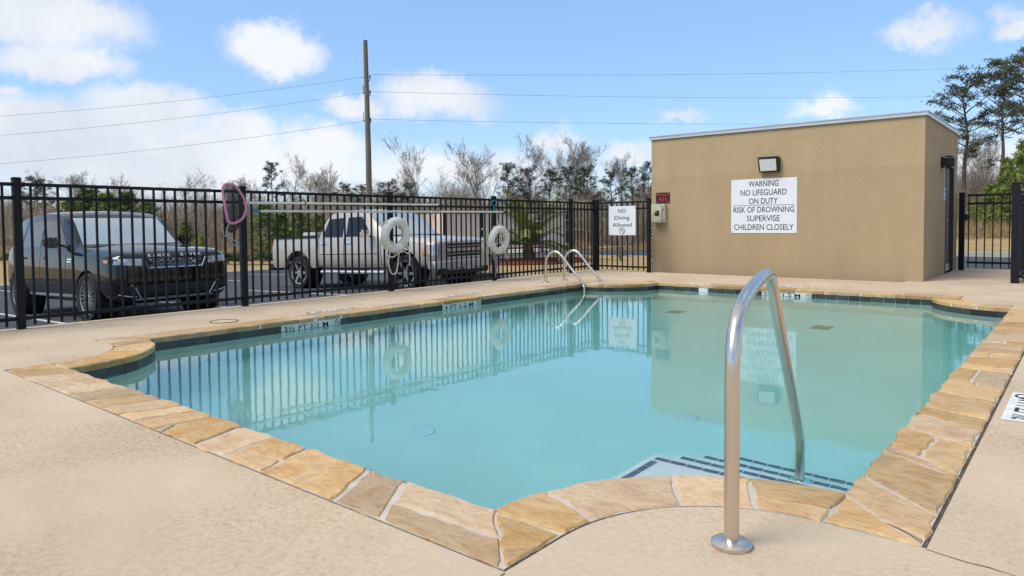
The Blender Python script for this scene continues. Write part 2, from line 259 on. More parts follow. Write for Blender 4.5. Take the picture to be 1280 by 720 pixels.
# ------------------------------------------------------------------ mesh helpers
class MB:
    def __init__(s): s.v = []; s.f = []; s.mi = []; s.cur = 0
    def add(s, vs, fs, tr=None):
        o = len(s.v); s.v += [tuple(tr @ Vector(v)) if tr else tuple(v) for v in vs]
        for f in fs: s.f.append(tuple(i+o for i in f)); s.mi.append(s.cur)
    def box(s, a, b, tr=None):
        (x0, y0, z0), (x1, y1, z1) = a, b
        s.add([(x0,y0,z0),(x1,y0,z0),(x1,y1,z0),(x0,y1,z0),(x0,y0,z1),(x1,y0,z1),(x1,y1,z1),(x0,y1,z1)],
              [(0,3,2,1),(4,5,6,7),(0,1,5,4),(1,2,6,5),(2,3,7,6),(3,0,4,7)], tr)
        return s
    def cbox(s, c, d, bev=0):
        if bev <= 0: return s.box([c[i]-d[i]/2 for i in range(3)], [c[i]+d[i]/2 for i in range(3)])
        bm = bmesh.new(); bmesh.ops.create_cube(bm, size=1)
        bmesh.ops.scale(bm, vec=d, verts=bm.verts); bmesh.ops.bevel(bm, geom=bm.edges[:], offset=bev, segments=2, affect='EDGES'); bmesh.ops.translate(bm, vec=c, verts=bm.verts)
        s.addbm(bm); return s
    def addbm(s, bm, tr=None):
        bm.verts.ensure_lookup_table(); s.add([v.co.copy() for v in bm.verts], [[v.index for v in f.verts] for f in bm.faces], tr); bm.free()
    def tube(s, pts, rad, n=8, cap=True, closed=False):
        pts = [Vector(p) for p in pts]; k = len(pts); rad = rad if isinstance(rad, (list, tuple)) else [rad]*k
        o = len(s.v); up = None
        for i, p in enumerate(pts):
            if closed: t = (pts[(i+1) % k]-pts[i-1])
            else: t = pts[min(i+1, k-1)]-pts[max(i-1, 0)]
            t = t.normalized() if t.length > 1e-9 else Vector((0, 0, 1))
            if up is None: up = t.orthogonal().normalized()
            else:
                up = up - t*up.dot(t); up = up.normalized() if up.length > 1e-6 else t.orthogonal().normalized()
            bi = t.cross(up)
            for j in range(n):
                a = 2*math.pi*j/n; s.v.append(tuple(p+(up*math.cos(a)+bi*math.sin(a))*rad[i]))
        for i in range(k if closed else k-1):
            i2 = (i+1) % k
            for j in range(n):
                j2 = (j+1) % n; s.f.append((o+i*n+j, o+i*n+j2, o+i2*n+j2, o+i2*n+j)); s.mi.append(s.cur)
        if cap and not closed:
            s.f.append(tuple(o+j for j in reversed(range(n)))); s.mi.append(s.cur)
            s.f.append(tuple(o+(k-1)*n+j for j in range(n))); s.mi.append(s.cur)
        return s
    def lathe(s, prof, n=24, tr=None, cap=True):         # profile (r, z) about the local z axis
        vs = [(r*math.cos(2*math.pi*j/n), r*math.sin(2*math.pi*j/n), z) for r, z in prof for j in range(n)]
        fs = [(i*n+j, i*n+(j+1) % n, (i+1)*n+(j+1) % n, (i+1)*n+j) for i in range(len(prof)-1) for j in range(n)]
        if cap and prof[0][0] > 1e-6: fs.append(tuple(reversed(range(n))))
        if cap and prof[-1][0] > 1e-6: fs.append(tuple((len(prof)-1)*n+j for j in range(n)))
        s.add(vs, fs, tr); return s
    def prism(s, poly, z0, z1, tr=None):
        n = len(poly); vs = [(x, y, z0) for x, y in poly]+[(x, y, z1) for x, y in poly]
        s.add(vs, [tuple(reversed(range(n))), tuple(range(n, 2*n))]+[(i, (i+1) % n, n+(i+1) % n, n+i) for i in range(n)], tr); return s
    def build(s, name, m, parent=None, smooth=False, off=None, kind=None):
        me = bpy.data.meshes.new(name)
        v = [(a[0]-off[0], a[1]-off[1], a[2]-off[2]) for a in s.v] if off is not None else s.v
        me.from_pydata(v, [], s.f); me.update()
        for x in (m if isinstance(m, (list, tuple)) else [m]): me.materials.append(x)
        if any(s.mi): me.polygons.foreach_set('material_index', s.mi)
        if smooth: me.polygons.foreach_set('use_smooth', [True]*len(me.polygons)); me.set_sharp_from_angle(angle=R(42))
        o = bpy.data.objects.new(name, me); col.objects.link(o)
        if parent: o.parent = parent
        if kind: o['kind'] = kind
        return o
def tag(o, label, cat, group=None):
    o['label'] = label; o['category'] = cat
    if group: o['group'] = group
    return o
def thing(name, label, cat, loc=(0, 0, 0), rz=0, group=None):
    o = bpy.data.objects.new(name, None); o.empty_display_size = .2; col.objects.link(o); o.location = loc; o.rotation_euler = (0, 0, rz)
    return tag(o, label, cat, group)
def structure(o): o['kind'] = 'structure'; return o
def link_copy(o, parent, loc=None, rot=None):
    c = o.copy(); col.objects.link(c); c.parent = parent
    if loc is not None: c.location = loc
    if rot is not None: c.rotation_euler = rot
    return c
def copy_thing(src, loc, rz, sc, label):
    r = src.copy(); col.objects.link(r); r.location = loc; r.rotation_euler = (0, 0, rz); r.scale = sc if isinstance(sc, tuple) else (sc, sc, sc); r['label'] = label
    for ch in list(src.children): link_copy(ch, r)
    return r
def crom(pts, k=8, closed=False):
    pts = [Vector(p) for p in pts]; out = []; n = len(pts)
    for i in range(n if closed else n-1):
        if closed: a, b, c, d = pts[i-1], pts[i], pts[(i+1) % n], pts[(i+2) % n]
        else: a, b, c, d = pts[max(i-1, 0)], pts[i], pts[i+1], pts[min(i+2, n-1)]
        for j in range(k):
            t = j/k; out.append(.5*((2*b)+(c-a)*t+(2*a-5*b+4*c-d)*t*t+(3*b-a-3*c+d)*t**3))
    if not closed: out.append(pts[-1])
    return out
def text_mesh(s, width, height, depth=.002, bold=0.0):
    cu = bpy.data.curves.new('text', 'FONT'); cu.body = s; cu.size = 1; cu.align_x = 'CENTER'; cu.resolution_u = 3; cu.offset = bold
    o = bpy.data.objects.new('text', cu); col.objects.link(o)
    me = bpy.data.meshes.new_from_object(o); bpy.data.objects.remove(o); bpy.data.curves.remove(cu)
    xs = [v.co.x for v in me.vertices]; ys = [v.co.y for v in me.vertices]
    x0, x1, y0, y1 = min(xs), max(xs), min(ys), max(ys)
    cap = .73 if len(s) > 1 else (y1-y0)
    sx = width/(x1-x0); sy = height/cap
    bm = bmesh.new(); bm.from_mesh(me); bpy.data.meshes.remove(me)
    for v in bm.verts: v.co = Vector(((v.co.x-(x0+x1)/2)*sx, v.co.y*sy, 0))
    r = bmesh.ops.extrude_face_region(bm, geom=bm.faces[:]); bmesh.ops.translate(bm, vec=(0, 0, depth), verts=[g for g in r['geom'] if isinstance(g, bmesh.types.BMVert)])
    bmesh.ops.recalc_face_normals(bm, faces=bm.faces)
    return bm
def frame(origin, xdir, ydir):          # local x, y, z=x cross y  -> world
    x = Vector(xdir).normalized(); y = Vector(ydir).normalized(); z = x.cross(y)
    mm = Matrix((x, y, z)).transposed().to_4x4(); mm.translation = Vector(origin); return mm
def nodive(mb, cx, cy, r, d=.002, tr=None):   # ring with a slash and a small diver
    n = 28; vs = []; 
    for z in (0, d):
        for q in (r, r*.84): vs += [(cx+q*math.cos(2*math.pi*j/n), cy+q*math.sin(2*math.pi*j/n), z) for j in range(n)]
    fs = []
    for j in range(n):
        k = (j+1) % n
        fs += [(2*n+j, 2*n+k, 3*n+k, 3*n+j), (j, k, 2*n+k, 2*n+j), (n+k, n+j, 3*n+j, 3*n+k)]
    mb.add(vs, fs, tr)
    for (ax, ay, bx, by, wd) in ((-.62, .62, .62, -.62, .15), (-.35, .1, .2, .3, .22), (.2, .3, .45, .05, .14)):
        a = Vector((cx+ax*r, cy+ay*r)); b = Vector((cx+bx*r, cy+by*r)); t = (b-a).normalized(); p = Vector((-t.y, t.x))*wd*r/2
        mb.prism([tuple(a-p), tuple(b-p), tuple(b+p), tuple(a+p)], 0, d*1.02+wd*.0004, tr)

# ------------------------------------------------------------------ pool, coping, deck
XC, XB, YB, YD, RC = -6.645, -.682, 1.842, 10.828, .93
ZW = -.11
def outline(off, seg=14):
    r = RC-off; P = []
    def arc(cx, cy, a0, a1): return [(cx+r*math.cos(R(a0+(a1-a0)*i/seg)), cy+r*math.sin(R(a0+(a1-a0)*i/seg))) for i in range(seg+1)]
    P += [(XB-r, YB-off)]+arc(XB, YB, 180, 90)+[(XB+off, YB+r)]
    P += [(XB+off, YD-r)]+arc(XB, YD, 270, 180)+[(XB-r, YD+off)]
    P += [(XC+r, YD+off)]+arc(XC, YD, 0, -90)+[(XC-off, YD-r)]
    P += [(XC-off, YB+r)]+arc(XC, YB, 90, 0)+[(XC+r, YB-off)]
    return P
def ring_mesh(o0, o1, z0, z1):
    a, b = outline(o0), outline(o1); n = len(a); mb = MB()
    vs = [(x, y, z1) for x, y in a]+[(x, y, z1) for x, y in b]+[(x, y, z0) for x, y in a]+[(x, y, z0) for x, y in b]
    fs = []
    for i in range(n):
        k = (i+1) % n
        if (Vector(a[i])-Vector(a[k])).length+(Vector(b[i])-Vector(b[k])).length < 1e-6: continue
        fs += [(i, n+i, n+k, k), (2*n+i, i, k, 2*n+k), (n+i, 3*n+i, 3*n+k, n+k), (2*n+k, 3*n+k, 3*n+i, 2*n+i)]
    mb.add(vs, fs); return mb

pool = thing('swimming_pool', 'turquoise swimming pool with scalloped corners and flagstone edge set into the deck', 'pool', (-3.66, 6.33, -1.1))
PO = pool.location
def floor_z(y): return -1.12-.38*max(0, min(1, (y-2.5)/7.5))
# basin
o0 = outline(0.0); n = len(o0); mb = MB()
mb.add([(x, y, -.012) for x, y in o0]+[(x, y, floor_z(y)) for x, y in o0], [(i, (i+1) % n, n+(i+1) % n, n+i) for i in range(n)])
tri = tessellate_polygon([[Vector((x, y, 0)) for x, y in o0]])
# floor as strips so that it follows the slope
bm = bmesh.new(); fv = [bm.verts.new((x, y, 0)) for x, y in o0]; 
for t_ in tri:
    try: bm.faces.new([fv[i] for i in t_])
    except ValueError: pass
for yy in [2.5, 4, 5.5, 7, 8.5, 10]:
    bmesh.ops.bisect_plane(bm, geom=bm.verts[:]+bm.edges[:]+bm.faces[:], plane_co=(0, yy, 0), plane_no=(0, 1, 0))
for v in bm.verts: v.co.z = floor_z(v.co.y)
bmesh.ops.recalc_face_normals(bm, faces=bm.faces)
mb.addbm(bm)
mb.build('basin', M_plaster, pool, off=PO)
ring_mesh(.003, .2895, -.11, -.003).build('mortar_bed', M_mortar, pool, off=PO)
ring_mesh(.290, .305, -.11, -.007).build('expansion_joint', M_seal, pool, off=PO)

# flagstones
rs = random.Random(11)
def stone(poly, ztop, inner_edge=()):
    # poly: ccw list of Vector2; subdivide, roughen, shrink
    P = []; k = len(poly)
    for i in range(k):
        a, b = poly[i], poly[(i+1) % k]; ln = (b-a).length; s = max(1, int(ln/.055))
        for j in range(s): P.append(a.lerp(b, j/s))
    c = sum(P, Vector((0, 0)))/len(P)
    ar = sum(P[i].x*P[(i+1) % len(P)].y-P[(i+1) % len(P)].x*P[i].y for i in range(len(P)))
    if ar < 0: P.reverse()
    m_ = len(P)
    def inset(Q, d):
        out = []
        for i in range(len(Q)):
            e1 = (Q[i]-Q[i-1]); e2 = (Q[(i+1) % len(Q)]-Q[i])
            e1 = e1.normalized() if e1.length > 1e-6 else Vector((1, 0)); e2 = e2.normalized() if e2.length > 1e-6 else Vector((1, 0))
            n1 = Vector((-e1.y, e1.x)); n2 = Vector((-e2.y, e2.x)); nn = n1+n2
            nn = nn.normalized() if nn.length > 1e-6 else n1
            out.append(Q[i]+nn*(d/max(.45, nn.dot(n1))))
        return out
    A = inset(P, .0088); A = [p+Vector((rs.gauss(0, .0055), rs.gauss(0, .0055))) for p in A]
    T = inset(A, .006+.004*rs.random())
    th = .05
    o = [c.x, c.y, ztop]
    vs = [(p.x-c.x, p.y-c.y, -th) for p in A]+[(p.x-c.x, p.y-c.y, -.007+rs.uniform(-.002, .002)) for p in A]+[(p.x-c.x, p.y-c.y, rs.uniform(-.0015, .0015)) for p in T]+[(0, 0, .001)]
    fs = [tuple(reversed(range(m_)))]
    for i in range(m_):
        j = (i+1) % m_; fs += [(i, j, m_+j, m_+i), (m_+i, m_+j, 2*m_+j, 2*m_+i), (2*m_+i, 2*m_+j, 3*m_)]
    s = MB(); s.add(vs, fs); ob = s.build('stone', M_stone, pool); ob.location = Vector(o)-PO
    return ob
def strip(mapf, length, lo=.18, hi=.36, split=.34, slant=.06):
    u = 0; joints = [(0, 0)]
    while u < length-.55:
        u += rs.uniform(lo, hi); joints.append((u/length+rs.uniform(-slant, slant)/length, u/length+rs.uniform(-slant, slant)/length))
    joints.append((1, 1))
    for (a0, a1), (b0, b1) in zip(joints, joints[1:]):
        q = lambda u0, u1, v: mapf(u0+(u1-u0)*v, v)
        E_ = rs.uniform(-.012, .012)
        def pt(which, v): return q(a0, a1, v) if which == 'a' else q(b0, b1, v)
        zt = rs.uniform(.0015, .0065)
        r_ = rs.random()
        nseg = 3
        inner = [mapf(a0+(b0-a0)*i/nseg, 0 if i in (0, nseg) else rs.uniform(-.04, .02)) for i in range(nseg+1)]
        outer = [mapf(a1+(b1-a1)*i/nseg, 1) for i in range(nseg+1)]
        if r_ > split: stone(inner+outer[::-1], zt)
        elif r_ > split*.5:       # a wedge cut off along one joint
            v0 = rs.uniform(.35, .7); k = rs.uniform(.25, .45)
            mid = mapf(a1+(b1-a1)*k, 1); onj = q(a0, a1, v0)
            stone([inner[0], *inner[1:], outer[-1], mid, onj], zt); stone([onj, mid, outer[0]], zt)
        else:                     # split lengthwise into two courses
            va, vb = rs.uniform(.4, .65), rs.uniform(.4, .65)
            A_, B_ = q(a0, a1, va), q(b0, b1, vb)
            stone(inner+[B_, A_], zt); stone([A_, B_]+outer[::-1], zt)
OV = -.02     # overhang over the water
def V2(x, y): return Vector((x, y))
li = XB-XC-2*RC; lj = YD-YB-2*RC
W_ = .298
strip(lambda u, v: V2(XC+RC-W_*v+u*(li+2*W_*v), YB-OV-(W_-OV)*v), li)                                     # near edge
strip(lambda u, v: V2(XB+OV+(W_-OV)*v, YB+RC-W_*v+u*(lj+2*W_*v)), lj, .18, .42, .5, .10)                  # right edge
strip(lambda u, v: V2(XB-RC+W_*v-u*(li+2*W_*v), YD+OV+(W_-OV)*v), li, .3, .6, .1)                          # far edge
strip(lambda u, v: V2(XC-OV-(W_-OV)*v, YD-RC+W_*v-u*(lj+2*W_*v)), lj, .3, .6, .1)                          # left edge
for (cx, cy, a0, a1) in ((XB, YB, 180, 90), (XB, YD, 270, 180), (XC, YD, 0, -90), (XC, YB, 90, 0)):
    strip(lambda u, v: V2(cx+(RC-OV-(W_-OV)*v)*math.cos(R(a0+(a1-a0)*u)), cy+(RC-OV-(W_-OV)*v)*math.sin(R(a0+(a1-a0)*u))), 1.3, .22, .42, .4, .05)
r_ = RC-W_
for sx, cx in ((1, XB), (-1, XC)):
    for sy, cy in ((-1, YB), (1, YD)):
        stone([V2(cx-sx*RC, cy), V2(cx-sx*r_, cy+sy*W_), V2(cx-sx*r_, cy)], .004)
        stone([V2(cx, cy-sy*RC), V2(cx, cy-sy*r_), V2(cx+sx*W_, cy-sy*r_)], .004)

# waterline tiles, each its own piece (shared mesh); arcs and straight walls
tb = MB().cbox((0, 0, 0), (.146, .008, .14), 0)
tile_proto = None
def put_tile(x, y, ang, z=-.117):
    global tile_proto
    if tile_proto is None:
        tile_proto = tb.build('tile', M_tile, pool); o = tile_proto
    else:
        o = tile_proto.copy(); col.objects.link(o); o.parent = pool
    o.location = Vector((x, y, z))-PO; o.rotation_euler = (0, 0, ang)
def tile_line(x0, y0, x1, y1, nx, ny):
    a = Vector((x0, y0)); b = Vector((x1, y1)); ln = (b-a).length; k = int(ln/.15); ang = math.atan2((b-a).y, (b-a).x)
    for i in range(k):
        p = a.lerp(b, (i+.5)/k); put_tile(p.x+nx*.0045, p.y+ny*.0045, ang)
tile_line(XC, YB+RC, XC, YD-RC, 1, 0)
tile_line(XC+RC, YD, XB-RC, YD, 0, -1)
for (cx, cy, a0, a1) in ((XB, YD, 270, 180), (XC, YD, 0, -90), (XC, YB, 90, 0)):
    for i in range(10):
        a = R(a0+(a1-a0)*(i+.5)/10); put_tile(cx+(RC+.0055)*math.cos(a), cy+(RC+.0055)*math.sin(a), a+math.pi/2)
# depth markers on the tile band
def depth_marker(tr, w_, txt, parent, off, nd_=True, h=.085, name='depth_marker'):
    s = MB(); s.box((-w_/2, -h/2, 0), (w_/2, h/2, .004), tr); p = s.build(name, M_dirty, parent, off=off)
    t = MB(); tw = w_*(.74 if nd_ else .9)
    t.addbm(text_mesh(txt, tw, h*.62, .0015, .012), tr @ Matrix.Translation((-w_/2+w_*.04+tw/2, -h*.3, .004)))
    c = t.build('lettering', M_ink, p); c.data.transform(Matrix.Translation(-Vector(off))); t = MB()
    if nd_: nodive(t, w_/2-h*.55, 0, h*.42, .0015, tr @ Matrix.Translation((0, 0, .004)))
    if nd_: c = t.build('no_diving_symbol', M_ink, p); c.data.transform(Matrix.Translation(-Vector(off)))
    return p
depth_marker(frame((XC+.0095, 4.55, -.085), (0, 1, 0), (0, 0, 1)), .76, '3½ FT 1.1 M', pool, PO)
depth_marker(frame((XC+.0095, 6.96, -.085), (0, 1, 0), (0, 0, 1)), .76, '4 FT 1.2 M', pool, PO)
depth_marker(frame((-3.55, YD-.0095, -.085), (1, 0, 0), (0, 0, 1)), .74, '5 FT 1.5 M', pool, PO)
s = MB(); s.box((-4.95, YD-.03, -.16), (-4.79, YD-.0095, -.05)); s.build('skimmer_plate', M_dirty, pool, off=PO)
# deck-level marker tiles
depth_marker(frame((-.245, 4.68, .002), (0, 1, 0), (-1, 0, 0)), .72, '3½ FT 1.1 M', pool, PO, True, .19, 'deck_marker')
depth_marker(frame((-7.02, 5.10, .002), (0, -1, 0), (1, 0, 0)), .74, '3½ FT 1.1 M', pool, PO, True, .075, 'deck_marker')
depth_marker(frame((-7.02, 7.42, .002), (0, -1, 0), (1, 0, 0)), .74, '4 FT 1.2 M', pool, PO, True, .075, 'deck_marker')
depth_marker(frame((-3.55, 11.22, .002), (-1, 0, 0), (0, -1, 0)), .74, '5 FT 1.5 M', pool, PO, True, .075, 'deck_marker')
# steps in the near right corner
SX = -1.73
fr = [(3.24, -.33), (3.53, -.55), (3.83, -.78), (4.13, -1.0)]
stile = None
for i, (yy, z) in enumerate(fr):
    s = MB(); s.box((SX, YB+.02 if i == 0 else fr[i-1][0]-.05, -1.3), (XB+.02, yy, z)); st = s.build('step', M_plaster, pool, off=PO)
    k = 12; wd = (XB-SX-.02)/k
    def put(x, y, ang):
        global stile
        if stile is None:
            q = MB().cbox((0, 0, 0), (wd-.006, .036, .004)); stile = q.build('tile', M_steptile, st); o = stile
        else: o = stile.copy(); col.objects.link(o); o.parent = st
        o.location = Vector((x, y, z+.003))-PO; o.rotation_euler = (0, 0, ang)
    for j in range(k): put(SX+.03+wd*(j+.5), yy-.045, 0)
    if i == 0:
        for j in range(7): put(SX+.05, yy-.085-wd*(j+.5), math.pi/2)
# floor fittings
for x, y in ((-3.60, 3.35), (-2.30, 4.80)):
    s = MB(); s.lathe([(.095, 0), (.095, .012), (.08, .018), (0, .018)], 24, Matrix.Translation((x, y, floor_z(y)-.002))); s.build('floor_fitting', M_white, pool, off=PO)
for x, y in ((-4.72, 9.5), (-2.6, 9.27)):
    s = MB(); s.box((x-.11, y-.14, floor_z(y)-.01), (x+.11, y+.14, floor_z(y)+.02)); dr = s.build('main_drain', M_drain, pool, off=PO)
    s = MB()
    for j in range(5): s.box((x-.09, y-.12+j*.055, floor_z(y)+.02), (x+.09, y-.10+j*.055, floor_z(y)+.026))
    s.build('grate', M_drain, dr, off=PO)

# water: a closed body a little larger than the basin so its sides lie inside the walls
ow = outline(.006); mb = MB(); mb.prism(ow, -1.62, ZW); wat = mb.build('water', M_water)
bm = bmesh.new(); bm.from_mesh(wat.data); bmesh.ops.triangulate(bm, faces=[f for f in bm.faces if len(f.verts) > 4]); bmesh.ops.recalc_face_normals(bm, faces=bm.faces); bm.to_mesh(wat.data); bm.free()
structure(wat)

# deck
outer = [(-8.46, -6), (9, -6), (9, 17.6), (-2.4, 17.6), (-2.4, 13.1), (-8.46, 13.1)]
hole = outline(.305)
polys = [[Vector((x, y, 0)) for x, y in outer], [Vector((x, y, 0)) for x, y in hole]]
allp = outer+hole; tri = tessellate_polygon(polys)
bm = bmesh.new(); vv = [bm.verts.new((x, y, 0)) for x, y in allp]
for t_ in tri:
    try: bm.faces.new([vv[i] for i in t_])
    except ValueError: pass
bmesh.ops.remove_doubles(bm, verts=bm.verts, dist=1e-5)
bmesh.ops.recalc_face_normals(bm, faces=bm.faces)
if sum(f.normal.z for f in bm.faces) < 0: bmesh.ops.reverse_faces(bm, faces=bm.faces)
ex = bmesh.ops.extrude_edge_only(bm, edges=[e for e in bm.edges if e.is_boundary])
for g in ex['geom']:
    if isinstance(g, bmesh.types.BMVert): g.co.z = -.9 if (g.co.x < -8.4 or g.co.y > 13.05 or g.co.x > 8.9 or g.co.y < -5.9) else -.1
mb = MB(); mb.addbm(bm); deck = structure(mb.build('pool_deck', M_deck))
rs = random.Random(5)
def crack(pts, wd=.007, step=.06, jit=.006):
    mb = MB(); P = []
    for a, b in zip(pts, pts[1:]):
        a, b = Vector(a), Vector(b); k = max(1, int((b-a).length/step))
        for j in range(k): P.append(a.lerp(b, j/k)+Vector((rs.gauss(0, jit), rs.gauss(0, jit))))
    P.append(Vector(pts[-1])); vs = []
    for i, p in enumerate(P):
        t = (P[min(i+1, len(P)-1)]-P[max(i-1, 0)]).normalized(); nn = Vector((-t.y, t.x))*wd*rs.uniform(.3, 1)/2
        vs += [(p.x+nn.x, p.y+nn.y, .0018), (p.x-nn.x, p.y-nn.y, .0018)]
    mb.add(vs, [(2*i, 2*i+1, 2*i+3, 2*i+2) for i in range(len(P)-1)])
    return mb.build('control_joint', M_seal, deck)
crack([(XB+.31, YB+RC-.31), (.3, 2.36), (1.5, 2.1)], .006, .05, .004)
crack([(XB-RC+.31, YB-.31), (-1.28, 1.3), (-1.25, .4), (-1.25, -3)], .006, .06, .003)
crack([(XC+.30, YB-.31), (-6.4, 1.50), (-8.46, 1.62)], .004, .06, .003)
crack([(XC+.9, 1.53), (-5.7, -1), (-5.7, -6)], .003, .08, .002)
crack([(-7.35, 3.55), (-7.55, 3.45), (-7.7, 3.1)], .003, .05, .008)
# skimmer lid set in the deck
lid = thing('deck_skimmer', 'round skimmer cover set in the deck near the black SUV', 'cover', (-7.17, 3.82, 0))
s = MB(); s.lathe([(.135, .0), (.135, .003), (.115, .004), (0, .005)], 32); s.build('cover', M_deck, lid)
s = MB(); s.tube([(.14*math.cos(a*math.pi/24), .14*math.sin(a*math.pi/24), .003) for a in range(48)], .006, 4, closed=True); s.build('rim', M_seal, lid)

# ------------------------------------------------------------------ terrain, parking lot, drive
def lot_z(x): return -.46+.028*(max(-26, min(-8, x))+12.5)
mb = MB()       # one ground sheet, sinking gently away from the pool on the lot side
xs = [-900, -300, -120, -60, -40, -32, -27, -25.3, -20, -15, -11, -8.5, -8.3, -2.3, 0, 4, 8.8, 9, 20, 60, 200, 900]; ys = [-900, -200, -60, -20, -10, -6, -5.8, 0, 6, 12, 12.9, 13.2, 17, 20, 26, 27.5, 32, 40, 60, 100, 200, 900]
def gz(x, y):
    z = lot_z(x)-.10 if x < -8 else -.42
    if -8.4 < x < 8.9 and -5.9 < y < 13: return -2.5      # the pool pit under the deck
    if x < -25: z = -.86+.2*min(1, (-25-x)/12)
    if y > 27 and x > -14: z = max(z, -.05+.35*min(1, (y-27)/10))
    return z
g = [[(x, y, gz(x, y)) for x in xs] for y in ys]; vs = [p for r in g for p in r]; nx = len(xs)
mb.add(vs, [(j*nx+i, j*nx+i+1, (j+1)*nx+i+1, (j+1)*nx+i) for j in range(len(ys)-1) for i in range(nx-1)])
structure(mb.build('ground', M_dry))
mb = MB(); 
lx = [-25, -20, -15, -8.48]; ly = [-20, 0, 12.6, 40, 90]
mb.add([(x, y, lot_z(x)) for y in ly for x in lx], [(j*4+i, j*4+i+1, j*4+5+i, j*4+4+i) for j in range(4) for i in range(3)])
lot = structure(mb.build('parking_lot', M_asphalt))
mb = MB(); mb.add([(-7, 18.3, -.12), (30, 18.3, -.12), (30, 26.2, -.12), (-7, 26.2, -.12)], [(0, 1, 2, 3)]); structure(mb.build('driveway', M_asphalt))
mb = MB(); mb.box((-8.4, 26.2, -.4), (30, 26.5, .03)); structure(mb.build('kerb', M_kerb))
for yy in (-1.4, 1.25, 3.9, 6.55, 9.2, 11.85):
    mb = MB(); x0, x1 = -16.4, -11.0
    mb.add([(x0, yy-.05, lot_z(x0)+.004), (x1, yy-.05, lot_z(x1)+.004), (x1, yy+.05, lot_z(x1)+.004), (x0, yy+.05, lot_z(x0)+.004)], [(0, 1, 2, 3)]); mb.build('parking_stripe', M_stripe, lot)
for yy in (1.0, 3.65, 6.3, 8.95, 11.6, 14.3):     # stalls on the far side of the aisle
    mb = MB(); x0, x1 = -24.9, -20.4
    mb.add([(x0, yy-.05, lot_z(x0)+.004), (x1, yy-.05, lot_z(x1)+.004), (x1, yy+.05, lot_z(x1)+.004), (x0, yy+.05, lot_z(x0)+.004)], [(0, 1, 2, 3)]); mb.build('parking_stripe', M_stripe, lot)
mb = MB()
for y0 in range(-20, 90, 3): mb.box((-25.22, y0+.01, -1.1), (-25, y0+2.99, lot_z(-25)+.14))
structure(mb.build('kerb', M_kerb))
# planting island by the corner of the fence
isl = [(-9.0, 13.2), (-7.3, 13.2), (-7.3, 20.5), (-8.5, 22), (-13, 22.2), (-15.2, 21), (-16, 18), (-15.2, 14.5), (-13.5, 13.0), (-11, 12.75), (-8.47, 12.7), (-8.47, 13.2)]
mb = MB(); mb.prism(isl, -.9, -.16); structure(mb.build('planting_island', M_dry))
mb = MB(); mb.prism([(-13.9+1.9*math.cos(a/14*2*math.pi)*(1+.12*math.sin(3*a)), 17.6+2.6*math.sin(a/14*2*math.pi)*(1+.1*math.cos(2*a))) for a in range(14)], -.3, -.13); structure(mb.build('mulch_bed', M_mulch))
mb = MB()
for i in range(len(isl)-4):
    a = isl[3+i] if 3+i < len(isl) else isl[0]; b = isl[4+i] if 4+i < len(isl) else isl[0]
    d = Vector((b[0]-a[0], b[1]-a[1])).normalized(); nn = Vector((-d.y, d.x))*.15
    if a[0] < -8.2 and b[0] < -8.2 and i < 7:
        mb.prism([(a[0]-nn.x, a[1]-nn.y), (b[0]-nn.x, b[1]-nn.y), (b[0]+nn.x*.1, b[1]+nn.y*.1), (a[0]+nn.x*.1, a[1]+nn.y*.1)], -.95, -.14)
structure(mb.build('kerb', M_kerb))
mb = MB(); mb.add([(-35, 29, -.60), (-25.2, 29, -.60), (-25.2, 44, -.60), (-35, 44, -.60)], [(0, 1, 2, 3)]); structure(mb.build('concrete_pad', M_kerb))

# ------------------------------------------------------------------ pump house
BX0, BX1, BY, BD, BH = -7.222, -2.16, 13.422, 3.68, 2.80
bld = thing('pump_house', 'low tan stucco pump house with flat metal edged roof behind the pool', 'building', ((BX0+BX1)/2, BY+BD/2, 0))
BO = bld.location
mb = MB()
# walls with a real opening for the side door
DY0, DY1, DZ = 15.62, 16.60, 2.12
mb.box((BX0, BY, -.5), (BX1-.12, BY+BD, BH-.0))
mb.box((BX1-.12, BY, -.5), (BX1, DY0, BH)); mb.box((BX1-.12, DY1, -.5), (BX1, BY+BD, BH)); mb.box((BX1-.12, DY0, DZ), (BX1, DY1, BH)); mb.box((BX1-.12, DY0, -.5), (BX1, DY1, .0))
bm = bmesh.new(); me_ = bpy.data.meshes.new('tmp'); me_.from_pydata(mb.v, [], mb.f); bm.from_mesh(me_); bpy.data.meshes.remove(me_)
mb2 = MB(); mb2.addbm(bm); mb2.build('wall', M_stucco, bld, off=BO)
mb = MB(); mb.box((BX0-.035, BY-.035, BH-.03), (BX1+.035, BY+BD+.035, BH+.028)); mb.box((BX0-.05, BY-.05, BH+.028), (BX1+.05, BY+BD+.05, BH+.045)); rf = mb.build('roof_edge', M_alu, bld, off=BO)
mb = MB(); mb.box((BX0+.05, BY+.05, BH+.045), (BX1-.05, BY+BD-.05, BH+.06)); mb.build('roof_membrane', M_kerb, rf, off=BO)
mb = MB(); mb.box((BX1-.10, DY0+.05, .02), (BX1-.055, DY1-.05, DZ-.05)); dr = mb.build('door', M_door, bld, off=BO)
mb = MB()
for a, b in (((BX1-.11, DY0, 0), (BX1+.012, DY0+.05, DZ)), ((BX1-.11, DY1-.05, 0), (BX1+.012, DY1, DZ)), ((BX1-.11, DY0+.05, DZ-.05), (BX1+.012, DY1-.05, DZ))): mb.box(a, b)
mb.build('door_frame', mat('brown_frame', (.05, .04, .033), .5), bld, off=BO)
mb = MB(); mb.box((BX1-.055, DY0+.05, .02), (BX1-.045, DY1-.05, .16)); mb.build('kick_plate', M_alu, dr, off=BO)
